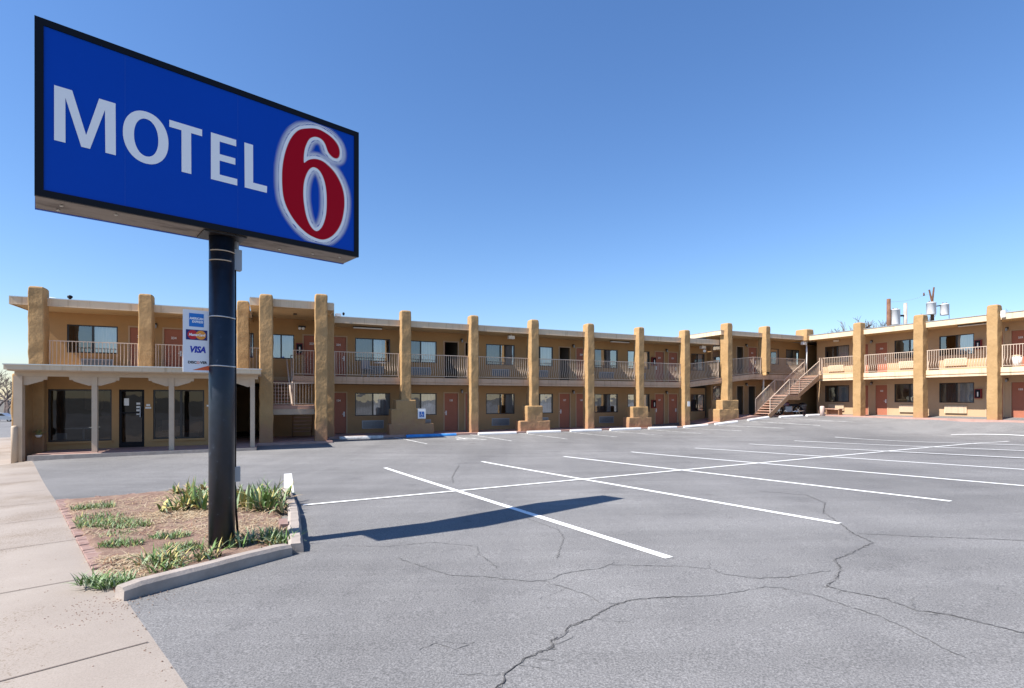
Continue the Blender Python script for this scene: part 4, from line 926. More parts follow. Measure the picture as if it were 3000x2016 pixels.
for k in range(NP):
    s_ = tot*k/NP
    for a, b in per:
        l = (b-a).length
        if s_ <= l: bd.append(a.lerp(b, s_/l)); break
        s_ -= l
vs = [(cen[0], cen[1], iz(*cen))]
for r in range(1, rings+1):
    for k in range(NP):
        p = Vector(cen).lerp(bd[k], r/rings)
        z = iz(p.x, p.y) if r < rings else gz(p.x, p.y)+.012
        vs.append((p.x, p.y, z))
fs = [(0, 1+k, 1+(k+1) % NP) for k in range(NP)]
for r in range(rings-1):
    for k in range(NP): fs.append((1+r*NP+k, 1+(r+1)*NP+k, 1+(r+1)*NP+(k+1) % NP, 1+r*NP+(k+1) % NP))
mb.add(vs, fs); tag(mb.build('soil_bed', M['soil'], smooth=True), kind='structure')
# concrete kerb: two runs meeting at B
def kerb(name, pts, lab, h=.115, wd=.15):
    mb = MB(); P = []
    for i in range(len(pts)-1):
        a = Vector(pts[i]); b = Vector(pts[i+1]); k = max(1, int((b-a).length/.12)); P += [a.lerp(b, t/k) for t in range(k)]
    P.append(Vector(pts[-1])); pr = [(0,-.04),(.004,h-.03),(.03,h),(wd-.03,h),(wd,h-.03),(wd,-.04)]; vs = []
    for i, p in enumerate(P):
        d = (P[min(i+1,len(P)-1)] - P[max(i-1,0)]).normalized(); nn = Vector((-d.y, d.x)); g = gz(p.x, p.y)
        e = 1 - (.25 if i in (0, len(P)-1) else 0)*.5
        for u, z in pr:
            q = p + nn*(u if 0 < u < wd else u); jx = noise.noise(Vector((q.x*5, q.y*5, z*9)))*.008
            vs.append((q.x+jx, q.y+jx, g + (z*(e if z > 0 else 1)) + noise.noise(Vector((q.x*3, q.y*3, 7)))*.006))
    m_ = 6; fs = [(i*m_+k, i*m_+k+1, (i+1)*m_+k+1, (i+1)*m_+k) for i in range(len(P)-1) for k in range(m_-1)] + [tuple(range(m_)), tuple((len(P)-1)*m_+k for k in range(m_-1, -1, -1))]
    mb.add(vs, fs); o = mb.build(name, M['kerb'], smooth=False); tag(o, lab, 'kerb'); return o
kerb('concrete_kerb', [A_, B_-Vector((.07,.11))], 'long concrete kerb along the near side of the planting bed')
kerb('concrete_kerb', [B_, Vector((-3.0, 7.38))], 'short concrete kerb right of the sign pole, crossed by the pole shadow')
kerb('concrete_kerb', [Vector((-3.01, 7.40)), C_], 'far piece of concrete kerb right of the irises, at the end of the white line')
# brick edging
M['brick'] = mat('red_brick', (.22,.135,.115), .9, .1, color2=(.33,.235,.205), vscale=5, bump=.5, bscale=60)
mb = MB(); Lb = Vector((-3.8+7.72, 4.86-8.97)); Nb = int(Lb.length/.108); dr = Lb.normalized(); pn = Vector((-dr.y, dr.x))
for k in range(Nb):
    if rnd.random() < .04: continue
    c = Vector((-7.72, 8.97)) + Lb*((k+.5)/Nb); zt = gz(c.x, c.y)+.035+rnd.uniform(-.006,.006); a = rnd.gauss(0,.03)
    d1 = Vector((dr.x*math.cos(a)-dr.y*math.sin(a), dr.x*math.sin(a)+dr.y*math.cos(a)))*.048; n1_ = Vector((-d1.y, d1.x)).normalized()*.085
    q = [c-d1-n1_, c+d1-n1_, c+d1+n1_, c-d1+n1_]; top = [c+(p-c)*.93 for p in q]
    mb.add([(p.x,p.y,zt-.1) for p in q]+[(p.x,p.y,zt-.008) for p in q]+[(p.x,p.y,zt) for p in top], [(0,1,5,4),(1,2,6,5),(2,3,7,6),(3,0,4,7),(4,5,9,8),(5,6,10,9),(6,7,11,10),(7,4,8,11),(8,9,10,11)])
tag(mb.build('brick_edging', M['brick']), 'row of red bricks edging the planting bed along the sidewalk', 'brick edging')
mb = MB()
for k in range(34):
    t_ = rnd.random(); c = Vector((-7.6, 9.0)).lerp(Vector((-6.0, 9.98)), t_) if k % 4 else Vector((-6.0, 9.98)).lerp(Vector((-4.6, 9.6)), t_)
    z = gz(c.x, c.y); a0, b0, hh = rnd.uniform(.03, .09), rnd.uniform(.02, .05), rnd.uniform(.02, .07); an = rnd.uniform(-.4, 1.2)
    ux = Vector((math.cos(an), math.sin(an))); uy = Vector((-ux.y, ux.x)); q = [c+ux*a0+uy*b0, c-ux*a0*.8+uy*b0, c-ux*a0-uy*b0*.9, c+ux*a0*.9-uy*b0]
    mb.add([(p.x, p.y, z-.03) for p in q]+[(c.x+(p.x-c.x)*.8, c.y+(p.y-c.y)*.8, z+hh*rnd.uniform(.7, 1)) for p in q], [(0,1,5,4),(1,2,6,5),(2,3,7,6),(3,0,4,7),(4,5,6,7)])
tag(mb.build('broken_bricks', M['brick']), 'crumbling broken bricks along the far edge of the planting bed', 'broken bricks', kind='stuff')
for (x, y, a, lab) in ((-2.78, 6.35, .5, 'loose red brick lying by the kerb right of the pole'),):
    mb = MB(); mb.box(-.045,.045,-.11,.11,0,.07); o = mb.build('loose_brick', M['brick']); o.location = (x, y, iz(x, y)); o.rotation_euler = (.1,.05,a); tag(o, lab, 'brick')
# irises
def iris(x, y, n, hmin, hmax, spread, lab, dry=.35):
    mb = MB()
    for k in range(n):
        px, py = rnd.gauss(0, spread*1.25), rnd.gauss(0, spread*1.1); fan = rnd.uniform(0, 6.28)
        hh_ = rnd.uniform(.62, 1.05)
        for q in range(rnd.randint(3, 6)):
            az = fan + (0 if q % 2 else math.pi) + rnd.gauss(0, .3); ln = rnd.uniform(hmin, hmax)*hh_
            mi = 2 if rnd.random() < .24 else (0 if rnd.random() < .5 else 1)
            blade(mb, (px+rnd.gauss(0,.02), py+rnd.gauss(0,.02), -.02), az, ln, rnd.choice((.12,.3,.55,.8))*rnd.uniform(.5,1.3), rnd.uniform(.024,.04), 6, rnd.choice((.1,.4,1.0,1.6))*rnd.uniform(.7,1.2), mi)
        if rnd.random() < dry*2:
            for q in range(6): blade(mb, (px, py, 0), rnd.uniform(0,6.28), rnd.uniform(.18,.38), rnd.uniform(.7,1.2), rnd.uniform(.015,.03), 5, rnd.uniform(.5,1.2), 3)
    o = mb.build('iris_clump', [M['leaf'], M['leaf2'], M['leafy'], M['straw']], recalc=False); o.location = (x, y, iz(x, y)); tag(o, lab, 'plant', 'iris clumps in the planting bed')
iris(-4.85, 7.75, 14, .34, .52, .13, 'leftmost iris clump behind the pole, spilling dry leaves')
iris(-4.5, 7.75, 14, .36, .56, .13, 'tall iris clump just left of the pole')
iris(-4.15, 7.9, 12, .36, .54, .12, 'iris clump directly behind the sign pole')
iris(-3.80, 7.75, 13, .36, .55, .13, 'iris clump just right of the pole and its conduit')
iris(-3.72, 8.15, 13, .34, .52, .14, 'yellowing iris clump between the pole and the kerb')
iris(-3.52, 7.5, 13, .34, .54, .065, 'rightmost iris clump leaning against the kerb')
iris(-4.95, 8.2, 6, .22, .36, .12, 'small low iris clump at the far left of the row')
iris(-5.9, 9.35, 6, .16, .26, .14, 'small bushy clump at the far edge of the bed', .5)
iris(-5.35, 9.3, 6, .14, .24, .12, 'low yellow green clump at the far edge of the bed', .2)
def cg(s_): return max(-1.6*s_, min(1.6*s_, rnd.gauss(0, s_)))
def tuft(x, y, n, lab, h=(.12,.24), sp=.09, mats=None, wd=.013):
    mb = MB()
    for k in range(n): blade(mb, (cg(sp), cg(sp), -.01), rnd.uniform(0,6.28), rnd.uniform(*h), rnd.uniform(.2,1.0), wd, 4, rnd.uniform(.3,1.0), rnd.choices((0,1,2,3),(5,5,2,2))[0])
    o = mb.build('grass_clump', mats or [M['leaf'], M['leaf2'], M['leafy'], M['straw']], recalc=False); o.location = (x, y, iz(x, y)); tag(o, lab, 'plant', 'leafy clumps along the near kerb')
tuft(-2.95, 5.55, 130, 'green strappy clump hiding the right foot of the pole')
tuft(-2.68, 5.75, 120, 'green clump between the pole and the kerb corner')
tuft(-2.5, 5.6, 70, 'smaller green clump next to the kerb corner')
tuft(-3.28, 4.92, 120, 'yellow green clump behind the middle of the near kerb')
tuft(-3.1, 4.72, 50, 'sparse pale clump close behind the near kerb', sp=.07)
tuft(-2.95, 5.02, 60, 'small blue green clump against the near kerb', sp=.06)
def scatter(name, regions, mats, hr, wd, lean, lab, kind='stuff', weights=None, cat=None):
    mb = MB()
    for x, y, rx, ry, n in regions:
        for k in range(n):
            t = rnd.uniform(0,6.28); r = math.sqrt(rnd.random()); px = x+rx*r*math.cos(t); py = y+ry*r*math.sin(t)
            if not poly_in((px, py), IP) and not lab.startswith('weed'): continue
            mi = rnd.choices(range(len(mats)), weights or [1]*len(mats))[0]
            blade(mb, (px, py, iz(px, py)+(.006 if name == 'straw' else -.012)), rnd.uniform(0,6.28), rnd.uniform(*hr), rnd.uniform(*lean), wd, 3, rnd.uniform(.2,.8), mi)
    o = mb.build(name, mats, recalc=False); tag(o, lab, cat or 'grass', kind=kind); return o
scatter('grass', [(-6.35,7.95,.3,.22,420),(-5.35,6.75,.5,.3,700),(-4.85,6.55,.35,.17,380),(-5.6,7.1,.3,.25,260),(-4.2,5.62,.24,.13,260),(-3.86,5.9,.22,.11,220),(-3.42,5.42,.22,.14,300),(-4.6,6.1,.2,.2,80)], [M['leaf'], M['leaf2'], M['leafy']], (.05,.12), .007, (.2,1.0), 'patches of short green grass in the dry planting bed', weights=[6,3,1])
mbw = scatter('grass', [(-3.35,4.33,.24,.1,330)], [M['leaf'], M['leaf2']], (.07,.15), .008, (.3,1.1), 'weedy green grass spilling onto the sidewalk at the kerb end')
scatter('straw', [(-5.4,7.9,1.7,1.5,2600),(-4.2,6.9,1.3,1.0,1500),(-3.55,4.85,.5,.35,900),(-3.0,6.3,.6,.7,800),(-4.5,7.4,.6,.4,900)], [M['straw'], mat('pale_straw', (.43,.35,.24), .9, .1), mat('brown_leaf', (.27,.15,.09), .9, .1)], (.05,.18), .006, (1.15,1.55), 'dry straw and dead leaves covering the planting bed', weights=[4,4,1], cat='straw')
# gravel bits where sidewalk, kerb and asphalt meet
mb = MB()
for k in range(520):
    s_ = rnd.uniform(-4, 7); d_ = rnd.gauss(.0, .03) if k % 3 else rnd.uniform(0, .8); x, y = lp(s_, d_)
    if k % 2: x, y = -3.0+rnd.gauss(0,.2), 3.95+rnd.gauss(0,.22)
    r = rnd.uniform(.0018,.006); z = gz(x, y)+.006
    mb.add([(x-r,y-r*.6,z),(x+r,y-r,z),(x+r*.8,y+r,z),(x-r*.7,y+r*.8,z),(x,y,z+r*.9)], [(0,1,4),(1,2,4),(2,3,4),(3,0,4)])
tag(mb.build('gravel', M['soil']), 'loose reddish gravel along the sidewalk edge', 'gravel', kind='stuff')

# ------------------------------------------------------------------ the pole sign
PX, PY = -3.0536, 5.5
SG = empty('motel_sign', (PX, PY, 0), R_(90-47.994)); tag(SG, 'tall blue sign reading MOTEL 6 on a dark steel pole', 'sign')
TS = lambda u, d, z: (u, -d, z)       # d = towards the viewer
M['signface'] = mat('blue_sign_face', (.001,.058,.42), .4, .12, var=.03, vscale=.8)
M['signwhite'] = mat('white_vinyl', (.86,.86,.86), .4, .15); M['signred'] = mat('red_vinyl', (.40,.001,.012), .4, .1)
def pole_x(m, n, L, p, tc):
    a = nz(n, L, tc, 9, 6, .7); r = ramp(n, [(.3, (.004,.007,.013)), (.62, (.008,.013,.024)), (.74, (.08,.10,.13))]); L.new(a, r.inputs[0]); L.new(r.outputs[0], p.inputs['Base Color'])
    r2 = ramp(n, [(.3, (.3,.3,.3)), (.7, (.5,.5,.5))]); L.new(a, r2.inputs[0]); L.new(r2.outputs[0], p.inputs['Roughness'])
M['pole'] = mat('dark_pole_paint', (.01,.012,.02), .35, .5, extra=pole_x)
def cab_x(m, n, L, p, tc):
    a = nz(n, L, tc, 2.2, 7, .7, (1, 3, 1)); r = ramp(n, [(.36, (.10,.08,.07)), (.5, (.22,.19,.17)), (.75, (.27,.235,.21))]); L.new(a, r.inputs[0]); L.new(r.outputs[0], p.inputs['Base Color'])
M['cabinet'] = mat('weathered_cabinet', (.4,.37,.32), .6, .3, extra=cab_x)
mb = MB(TS); mb.tube([(0,0,-.45),(.0,0,1.2),(0,0,3.12)], [.124,.122,.12], 36); mb.build('pole', M['pole'], SG, True)
mb = MB(TS); mb.box(-.2,.2,-.16,.17,3.085,3.099); mb.build('mounting_plate', M['bronze'], SG)
u0, u1, z0, z1 = -1.455, 1.432, 3.10, 4.603
mb = MB(TS); mb.box(u0+.004, u1-.004, -.205, .185, z0+.003, z1-.003)
cb = mb.build('cabinet', M['cabinet'], SG)
mb = MB(TS); mb.box(u0, u1, -.24, -.205, z0, z1); mb.build('rear_face', M['signface'], SG)
fw = .058; mb = MB(TS); mb.box(u0,u1,.185,.215,z0,z0+fw); mb.box(u0,u1,.185,.215,z1-fw,z1); mb.box(u0,u0+fw,.185,.215,z0+fw,z1-fw); mb.box(u1-fw,u1,.185,.215,z0+fw,z1-fw); mb.build('face_frame', M['black'], SG)
mb = MB(TS); mb.box(u0+fw, u1-fw, .185, .205, z0+fw, z1-fw); face = mb.build('sign_face', M['signface'], SG)
mb = MB(TS); mb.box(-.8435,-.8415,.205,.2065,z0+fw,z1-fw); mb.box(.1,.102,.205,.2065,z0+fw,z1-fw); mb.build('panel_seam', mat('seam', (.02,.10,.5), .5, .3), face)
LZ0, LZ1 = 3.602, 4.071
letters = {
 'M': [(-1.331,LZ1),(-1.213,LZ1),(-1.119,3.715),(-1.029,LZ1),(-.912,LZ1),(-.910,LZ0),(-.985,LZ0),(-.988,3.985),(-1.092,LZ0),(-1.152,LZ0),(-1.258,3.99),(-1.257,LZ0),(-1.331,LZ0)],
 'T': [(-.5,LZ1),(-.224,LZ1),(-.224,4.004),(-.319,4.004),(-.317,LZ0),(-.399,LZ0),(-.4,4.004),(-.5,4.004)],
 'E': [(-.147,LZ1),(.085,LZ1),(.085,4.004),(-.068,4.004),(-.068,3.877),(.077,3.877),(.077,3.811),(-.068,3.811),(-.068,3.669),(.095,3.669),(.095,LZ0),(-.147,LZ0)],
 'L': [(.163,LZ1),(.247,LZ1),(.248,3.674),(.387,3.674),(.385,LZ0),(.166,LZ0)]}
def poly_obj(name, poly, d, m, parent):
    from mathutils.geometry import tessellate_polygon
    me = bpy.data.meshes.new(name); me.from_pydata([TS(p[0], d, p[1]) for p in poly], [], [tuple(t) for t in tessellate_polygon([[Vector((p[0], p[1], 0)) for p in poly]])]); me.materials.append(m); o = bpy.data.objects.new(name, me); COL.objects.link(o); o.parent = parent; return o
for ch in 'MTEL': poly_obj('letter', letters[ch], .2085, M['signwhite'], SG)
mb = MB(TS); vs = []; n = 48
for k in range(n):
    t = 2*math.pi*k/n; c, s_ = math.cos(t), math.sin(t); e = lambda v, q: math.copysign(abs(v)**q, v)
    vs += [(-.683+.176*e(c,.95), .2085, 3.838+.243*e(s_,.95)), (-.682+.094*e(c,.95), .2085, 3.838+.175*e(s_,.95))]
mb.add(vs, [(2*k, (2*k+2) % (2*n), (2*k+3) % (2*n), 2*k+1) for k in range(n)]); mb.build('letter', M['signwhite'], SG)
# the numeral 6 with its halftone halo, filled from distance fields
out6 = [(0.839,4.451),(0.719,4.388),(0.634,4.267),(0.576,4.103),(0.545,3.922),(0.542,3.739),(0.56,3.583),(0.613,3.456),(0.697,3.346),(0.795,3.268),(0.883,3.232),(0.984,3.222),(1.077,3.266),(1.159,3.357),(1.219,3.486),(1.251,3.667),(1.243,3.827),(1.195,3.952),(1.123,4.047),(1.03,4.11),(0.962,4.129),(0.894,4.122),(0.827,4.088),(0.776,4.034),(0.778,4.133),(0.795,4.227),(0.839,4.329),(0.905,4.376),(0.973,4.374),(1.019,4.333),(1.053,4.253),(1.1,4.211),(1.147,4.203),(1.183,4.231),(1.195,4.298),(1.171,4.371),(1.112,4.426),(1.03,4.461),(0.939,4.475)]
in6 = [(0.891,4.026),(0.95,4.008),(0.996,3.942),(1.027,3.838),(1.038,3.705),(1.033,3.545),(1.007,3.426),(0.967,3.344),(0.916,3.305),(0.861,3.338),(0.816,3.417),(0.789,3.52),(0.771,3.67),(0.778,3.815),(0.806,3.921),(0.844,3.993)]
def smooth_poly(P, n=5, sharp=()):
    o = []; L = len(P)
    for i in range(L):
        p0, p1, p2, p3 = P[i-1], P[i], P[(i+1) % L], P[(i+2) % L]
        if i in sharp: p0 = p1
        if (i+1) % L in sharp: p3 = p2
        for k in range(n):
            t = k/n; o.append(tuple(.5*((2*b)+(-a+c)*t+(2*a-5*b+4*c-d)*t*t+(-a+3*b-3*c+d)*t**3) for a, b, c, d in zip(p0, p1, p2, p3)))
    return np.array(o)
O6 = smooth_poly(out6, 5, (23,)); I6 = smooth_poly(in6, 5)
def sdist(X, Z):
    pts = np.stack([X.ravel(), Z.ravel()], 1); best = np.full(len(pts), 9.0); ins = np.zeros(len(pts), bool)
    for P in (O6, I6):
        for i in range(len(P)):
            a = P[i]; b = P[(i+1) % len(P)]; ab = b-a; t = np.clip(((pts-a)@ab)/(ab@ab+1e-12), 0, 1)
            best = np.minimum(best, np.linalg.norm(pts-(a+t[:, None]*ab), axis=1))
            cond = (a[1] > pts[:, 1]) != (b[1] > pts[:, 1])
            with np.errstate(divide='ignore', invalid='ignore'): xi = (b[0]-a[0])*(pts[:, 1]-a[1])/(b[1]-a[1])+a[0]
            ins ^= cond & (pts[:, 0] < xi)
    return (np.where(ins, -best, best)).reshape(X.shape)
h = .0085; gx = np.arange(.40, 1.40, h); gzz = np.arange(3.12, 4.58, h); GX, GZ = np.meshgrid(gx, gzz, indexing='ij'); SD = sdist(GX, GZ)
def levelset(mb, F, d):
    for i in range(len(gx)-1):
        for j in range(len(gzz)-1):
            c = [(i,j),(i+1,j),(i+1,j+1),(i,j+1)]; v = [F[a] for a in c]
            if min(v) >= 0: continue
            P = []
            for k in range(4):
                a, b = c[k], c[(k+1) % 4]; fa, fb = v[k], v[(k+1) % 4]
                if fa < 0: P.append((gx[a[0]], gzz[a[1]]))
                if (fa < 0) != (fb < 0): t = fa/(fa-fb); P.append((gx[a[0]]+(gx[b[0]]-gx[a[0]])*t, gzz[a[1]]+(gzz[b[1]]-gzz[a[1]])*t))
            if len(P) > 2: mb.add([(float(p[0]), d, float(p[1])) for p in P], [tuple(range(len(P)))])
mb = MB(TS); levelset(mb, SD, .2115); num6 = mb.build('numeral', M['signred'], SG, recalc=False)
mb = MB(TS); levelset(mb, SD-.034, .2095); mb.build('numeral_halo', M['signwhite'], SG, recalc=False)
wd_, bd_ = MB(TS), MB(TS); pt = .0225
def dot(mb, x, z, r, d):
    mb.add([(x+r*math.cos(R_(45*k+22.5)), d, z+r*math.sin(R_(45*k+22.5))) for k in range(8)], [tuple(range(8))])
cand = []
for i in range(56):
    for j in range(150):
        cand.append((.42+i*pt+(pt/2 if j % 2 else 0), 3.165+j*pt/2))
cand = np.array(cand); cs = sdist(cand[:, 0], cand[:, 1])
for (x, z), s_ in zip(cand, cs):
    if x > u1-fw-.01 or z > z1-fw-.01 or z < z0+fw+.01: continue
    if .038 < s_ < .098:
        r = min(.0078, .0095*((.098-s_)/.060)**.7); 
        if r > .0014: dot(wd_, x, z, r, .2095)
wd_.build('halo_dots', M['signwhite'], SG, recalc=False)['kind'] = 'stuff'
mb = MB(TS); mb.box(.09,.2,-.1,-.02,2.78,3.0); o = mb.build('junction_box', M['grey'], SG)
mb = MB(TS); mb.tube([(.15,-.06,3.0),(.15,-.06,3.1)], .03, 8); mb.build('cable_gland', M['grey'], SG)
mb = MB(TS); mb.tube([(.137,-.06,2.8),(.139,-.06,1.6),(.137,-.06,.66)], .017, 8); mb.tube([(.137,-.06,.5),(.15,-.06,.2),(.17,-.05,-.12)], .012, 8); mb.build('conduit', M['black'], SG, True)
mb = MB(TS); mb.box(.12,.19,-.11,-.04,.5,.66); mb.build('switch_box', M['grey'], SG)
for (z, t0, t1) in ((2.93, 200, 330), (2.83, 190, 300)):
    mb = MB(TS); mb.tube([(.123*math.cos(R_(t)), -.123*math.sin(R_(t)), z) for t in np.linspace(t0, t1, 14)], .006, 6); mb.build('tie_strap', M['trim'], SG)
for u, d in ((-1.28,.06),(-1.3,-.1),(1.25,.08),(-.9,.1),(.6,-.05),(.95,.02)):
    mb = MB(TS); mb.lathe([(.014,-.012),(.014,0)], (u,d,z0), 8); mb.build('bolt', M['metal_edge'], SG)

# ------------------------------------------------------------------ payment-card sign strapped to the pole
CG = empty('card_sign', (PX, PY, 0), R_(90-47.994)); tag(CG, 'white panel of payment card logos strapped to the left side of the sign pole', 'sign')
mb = MB(TS); mb.box(-.352, -.098, -.006, .006, 1.668, 2.30); mb.build('panel', mat('white_panel', (.70,.72,.76), .5, .35), CG)
for z in (2.245, 1.735):
    mb = MB(TS); mb.tube([(.1245*math.cos(R_(t)), -.1245*math.sin(R_(t)), z+.004*math.sin(R_(t*2))) for t in range(0, 361, 15)], .0065, 6); mb.build('strap', M['metal_edge'], CG)
dd = .0085
mb = MB(TS); mb.box(-.30,-.168,.006,dd,2.13,2.265); o = mb.build('logo_panel', mat('logo_blue', (.01,.16,.52), .4, .4), CG)
mb = MB(TS); add_text(mb, 'AMERICAN', .032, -.234, dd+.001, 2.212, .001, sx=.78); add_text(mb, 'EXPRESS', .032, -.224, dd+.001, 2.180, .001, sx=.82); mb.build('logo_lettering', M['signwhite'], o)
mb = MB(TS); mb.box(-.327,-.137,.006,dd,1.995,2.098); o = mb.build('logo_panel', mat('logo_navy', (.01,.01,.12), .4, .4), CG)
mb = MB(TS); arc(mb, -.268, 2.047, 0, .046, 0, 360, dd+.001, 28); mb.build('logo_disc', mat('logo_red', (.50,.01,.02), .4, .4), o)
mb = MB(TS); arc(mb, -.196, 2.047, 0, .046, 0, 360, dd+.0018, 28); mb.build('logo_disc', mat('logo_orange', (.75,.28,.03), .4, .4), o)
mb = MB(TS); add_text(mb, 'MasterCard', .036, -.232, dd+.003, 2.047, .0012, .25, sx=.82); mb.build('logo_lettering', M['signwhite'], o)
mb = MB(TS); add_text(mb, 'VISA', .087, -.226, dd, 1.895, .004, .22, sx=.83); mb.build('logo_lettering', mat('logo_ink', (.015,.03,.35), .4, .4), CG)
mb = MB(TS); add_text(mb, 'DISC', .036, -.272, dd, 1.765, .0012); add_text(mb, 'VER', .036, -.171, dd, 1.765, .0012); o = mb.build('logo_lettering', M['black'], CG)
mb = MB(TS); arc(mb, -.2195, 1.765, .007, .0125, 0, 360, dd, 20); mb.build('logo_disc', M['signred'] if False else mat('logo_orange_ring', (.75,.16,.05), .4, .4), o)
mb = MB(TS); mb.add([(-.27,dd,1.688),(-.118,dd,1.688),(-.118,dd,1.738),(-.17,dd,1.722)], [(0,1,2,3)]); mb.build('logo_stripe', mat('logo_vermilion', (.62,.10,.03), .4, .4), CG)

# ------------------------------------------------------------------ utility poles and bare trees behind
M['grey_wood'] = mat('grey_pole_wood', (.36,.32,.29), .9, .1, var=.2, vscale=3); M['wood'] = mat('pole_wood', (.16,.085,.055), .9, .1, var=.3, vscale=3); M['bark'] = mat('bark', (.16,.125,.11), .9, .1, var=.2, vscale=2); M['tank_grey'] = mat('transformer_grey', (.78,.79,.80), .5, .3)
def at(px, t, z=None): return ((px-1500)/F_PX*t, t)
def hgt(py, t): return HC + (HZ-py)/F_PX*t
def upole(px, t, ytop, r, lab, m='wood'):
    x, y = at(px, t); e = empty('utility_pole', (x, y, pl(x, y)-.3), 0); tag(e, lab, 'utility pole', 'utility poles behind the right wing')
    mb = MB(); h = hgt(ytop, t)-pl(x, y)+.3; mb.tube([(0,0,0),(.02,0,h)], [r*1.25, r], 12); mb.build('post', M[m], e, True); return e, h
def can(e, x, y, z, r, h, name='transformer'):
    mb = MB(); mb.lathe([(r*.96,0),(r,.03),(r,h-.06),(r*1.04,h-.05),(r*1.04,h-.02),(r*.6,h+.05),(r*.2,h+.07)], (x,y,z), 16); o = mb.build(name, M['tank_grey'], e, True)
    for k in (-1, 1):
        q = MB(); q.lathe([(.05,0),(.07,.04),(.04,.08),(.07,.12),(.03,.2)], (x+k*r*.5,y,z+h), 8); q.build('bushing', M['wood'], o, True)
t = 60
e, h = upole(2603, t, 876, .2, 'reddish wooden utility pole left of the other two poles')
e, h = upole(2652, t, 888, .18, 'pale short utility pole with a big white transformer on its left', 'grey_wood')
zz = lambda py: hgt(py, 60) - pl(*at(2652, 60)) + .3
can(e, -1.15, 0, zz(952), .48, 1.75); mb = MB(); mb.bar((-.7,0,zz(925)),(0,0,zz(925)), .12, .2); mb.build('bracket', M['bronze'], e)
e, h = upole(2731, t, 885, .17, 'utility pole with forked cross arms and two white transformers')
can(e, -.35, -.3, zz(924), .46, 1.35); can(e, 1.35, -.1, zz(925), .42, 1.25)
mb = MB(); mb.bar((0,0,zz(900)),(1.4,0,zz(895)), .1, .12); mb.build('bracket', M['bronze'], e)
mb = MB(); mb.tube([(0,0,zz(888)),(-.35,0,zz(850))], [.1,.08], 8); mb.build('cross_arm', M['wood'], e); mb = MB(); mb.tube([(0,0,zz(888)),(.2,0,zz(843))], [.1,.08], 8); mb.build('cross_arm', M['wood'], e)
mb = MB(); mb.tube([(1.95,0,zz(938)),(1.95,0,zz(896))], .025, 6); mb.build('wire_riser', M['bronze'], e)
mb = MB(); mb.lathe([(.06,0),(.1,.12),(.05,.25),(.09,.35)], (-.95,0,zz(868)), 8); mb.build('insulator', M['wood'], e, True)
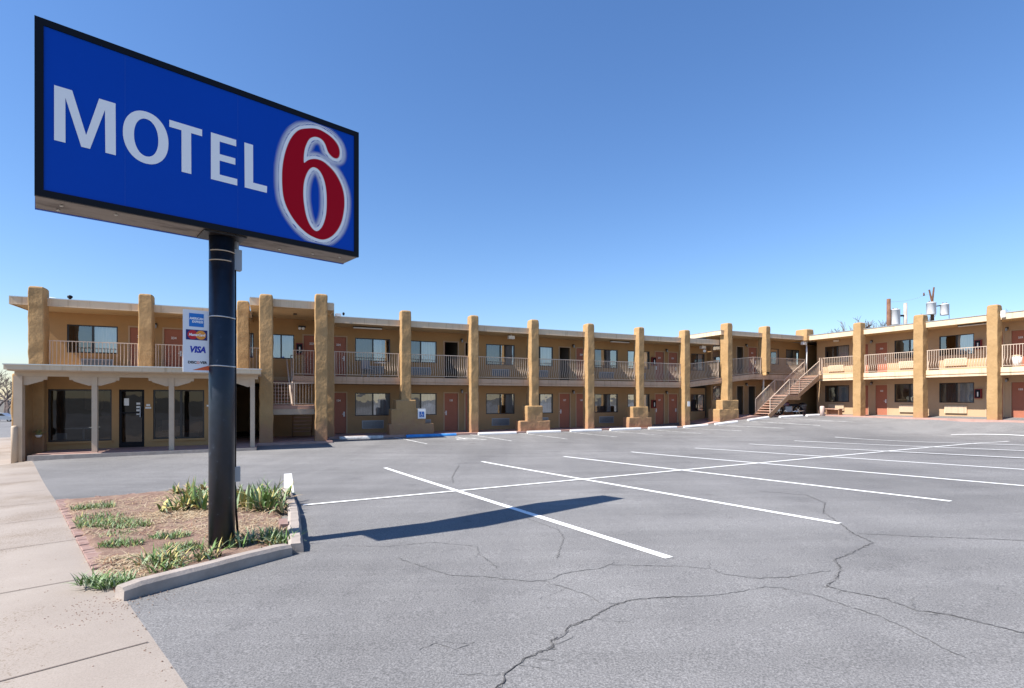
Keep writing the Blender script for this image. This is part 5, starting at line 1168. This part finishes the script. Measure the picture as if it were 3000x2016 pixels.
# wire
p0_ = Vector((*at(2603, 60), hgt(885, 60))); p1_ = Vector((*at(2720, 60), hgt(862, 60))); mb = MB()
mb.tube([tuple(p0_.lerp(p1_, k/10) - Vector((0,0,.25*math.sin(math.pi*k/10)))) for k in range(11)], .012, 5); tag(mb.build('power_line', M['grey']), 'thin wire strung between the utility poles', 'wire')
def tree(px, t, ytop, lab, seed, spread=.5, dens=5, zb_=None):
    r = random.Random(seed); x, y = at(px, t); z0_ = pl(x, y)-.3; H_ = hgt(ytop, t)-z0_
    e = empty('bare_tree', (x, y, z0_), 0); tag(e, lab, 'tree', 'bare winter trees')
    tk = MB(); cr = MB()
    def grow(p, d, ln, rad, lev):
        n = 4; pts = [p]; rs = [rad]
        for i in range(n):
            d = (d + Vector((r.gauss(0,.14), r.gauss(0,.14), r.gauss(0,.08)+.03))).normalized(); p = p + d*ln/n; pts.append(p); rs.append(rad*(1-.45*(i+1)/n))
        (tk if lev < 2 else cr).tube(pts, rs, 6 if lev < 2 else 3, cap=False)
        if lev < dens:
            for k in range(3 if lev < 3 else 4):
                q = pts[r.randint(2, n)]; a = r.uniform(0, 6.28); dv = (d*(.75) + Vector((math.cos(a), math.sin(a), r.uniform(-.1,.6)))*spread*1.1).normalized()
                grow(q, dv, ln*r.uniform(.55,.8), rad*.58, lev+1)
    grow(Vector((0,0,0)), Vector((0,0,1)), H_*.36, H_*.028, 0)
    # normalise the crown height to the intended top
    mz = max(v[2] for v in cr.v); k = H_/mz
    for b_ in (tk, cr): b_.v = [(v[0]*k, v[1]*k, v[2]*k) for v in b_.v]
    tk.build('trunk', M['bark'], e); cr.build('crown', M['bark'], e)
tree(2575, 70, 922, 'bare tree whose top shows left of the reddish utility pole', 1); tree(2500, 74, 935, 'small bare tree top rising behind the right roof, left of the larger one', 2); tree(2455, 78, 962, 'bare twiggy top just over the corner of the two roofs', 3)
tree(2990, 60, 898, 'bare tree behind the roof at the right edge of the picture', 5)
tree(2660, 80, 930, 'faint bare tree between the utility poles', 6)
tree(-6, 84, 1080, 'bare tree at the far left edge beyond the street', 11, .6); tree(26, 95, 1092, 'bare tree beyond the parked car', 12, .6); tree(12, 105, 1098, 'farthest bare tree at the left edge', 13, .6)
# parked car far left
x, y = at(2, 80); t_ = empty('parked_car', (x, y, gz(x, y)-.1), R_(20)); tag(t_, 'silver car parked across the street at the left edge', 'car')
M['carpaint'] = mat('silver_paint', (.42,.45,.5), .3, .6, .4)
mb = MB(); mb.prism([(-2.1,.3),(2.1,.3),(2.15,.6),(2.0,.78),(1.05,.88),(.5,1.3),(-.9,1.33),(-1.6,.92),(-2.1,.85),(-2.2,.5)], -.82, .82); mb.build('body', M['carpaint'], t_)
mb = MB(); mb.prism([(.95,.9),(.47,1.26),(-.85,1.28),(-1.4,.93)], -.825, .825); mb.build('side_window', M['bronze'], t_)
for wx in (-1.35, 1.35):
    for sy in (-.78, .6):
        mb = MB(); mb.tube([(wx, sy, .3), (wx, sy+.18, .3)], .31, 16); o = mb.build('wheel', M['black'], t_); q = MB(); q.tube([(wx, sy-.01, .3), (wx, sy+.19, .3)], .17, 12); q.build('rim', M['metal_edge'], o)
mb = MB(); mb.box(2.12,2.17,-.7,-.4,.6,.72); mb.build('headlight', M['white'], t_); mb = MB(); mb.box(2.12,2.17,.4,.7,.6,.72); mb.build('headlight', M['white'], t_)
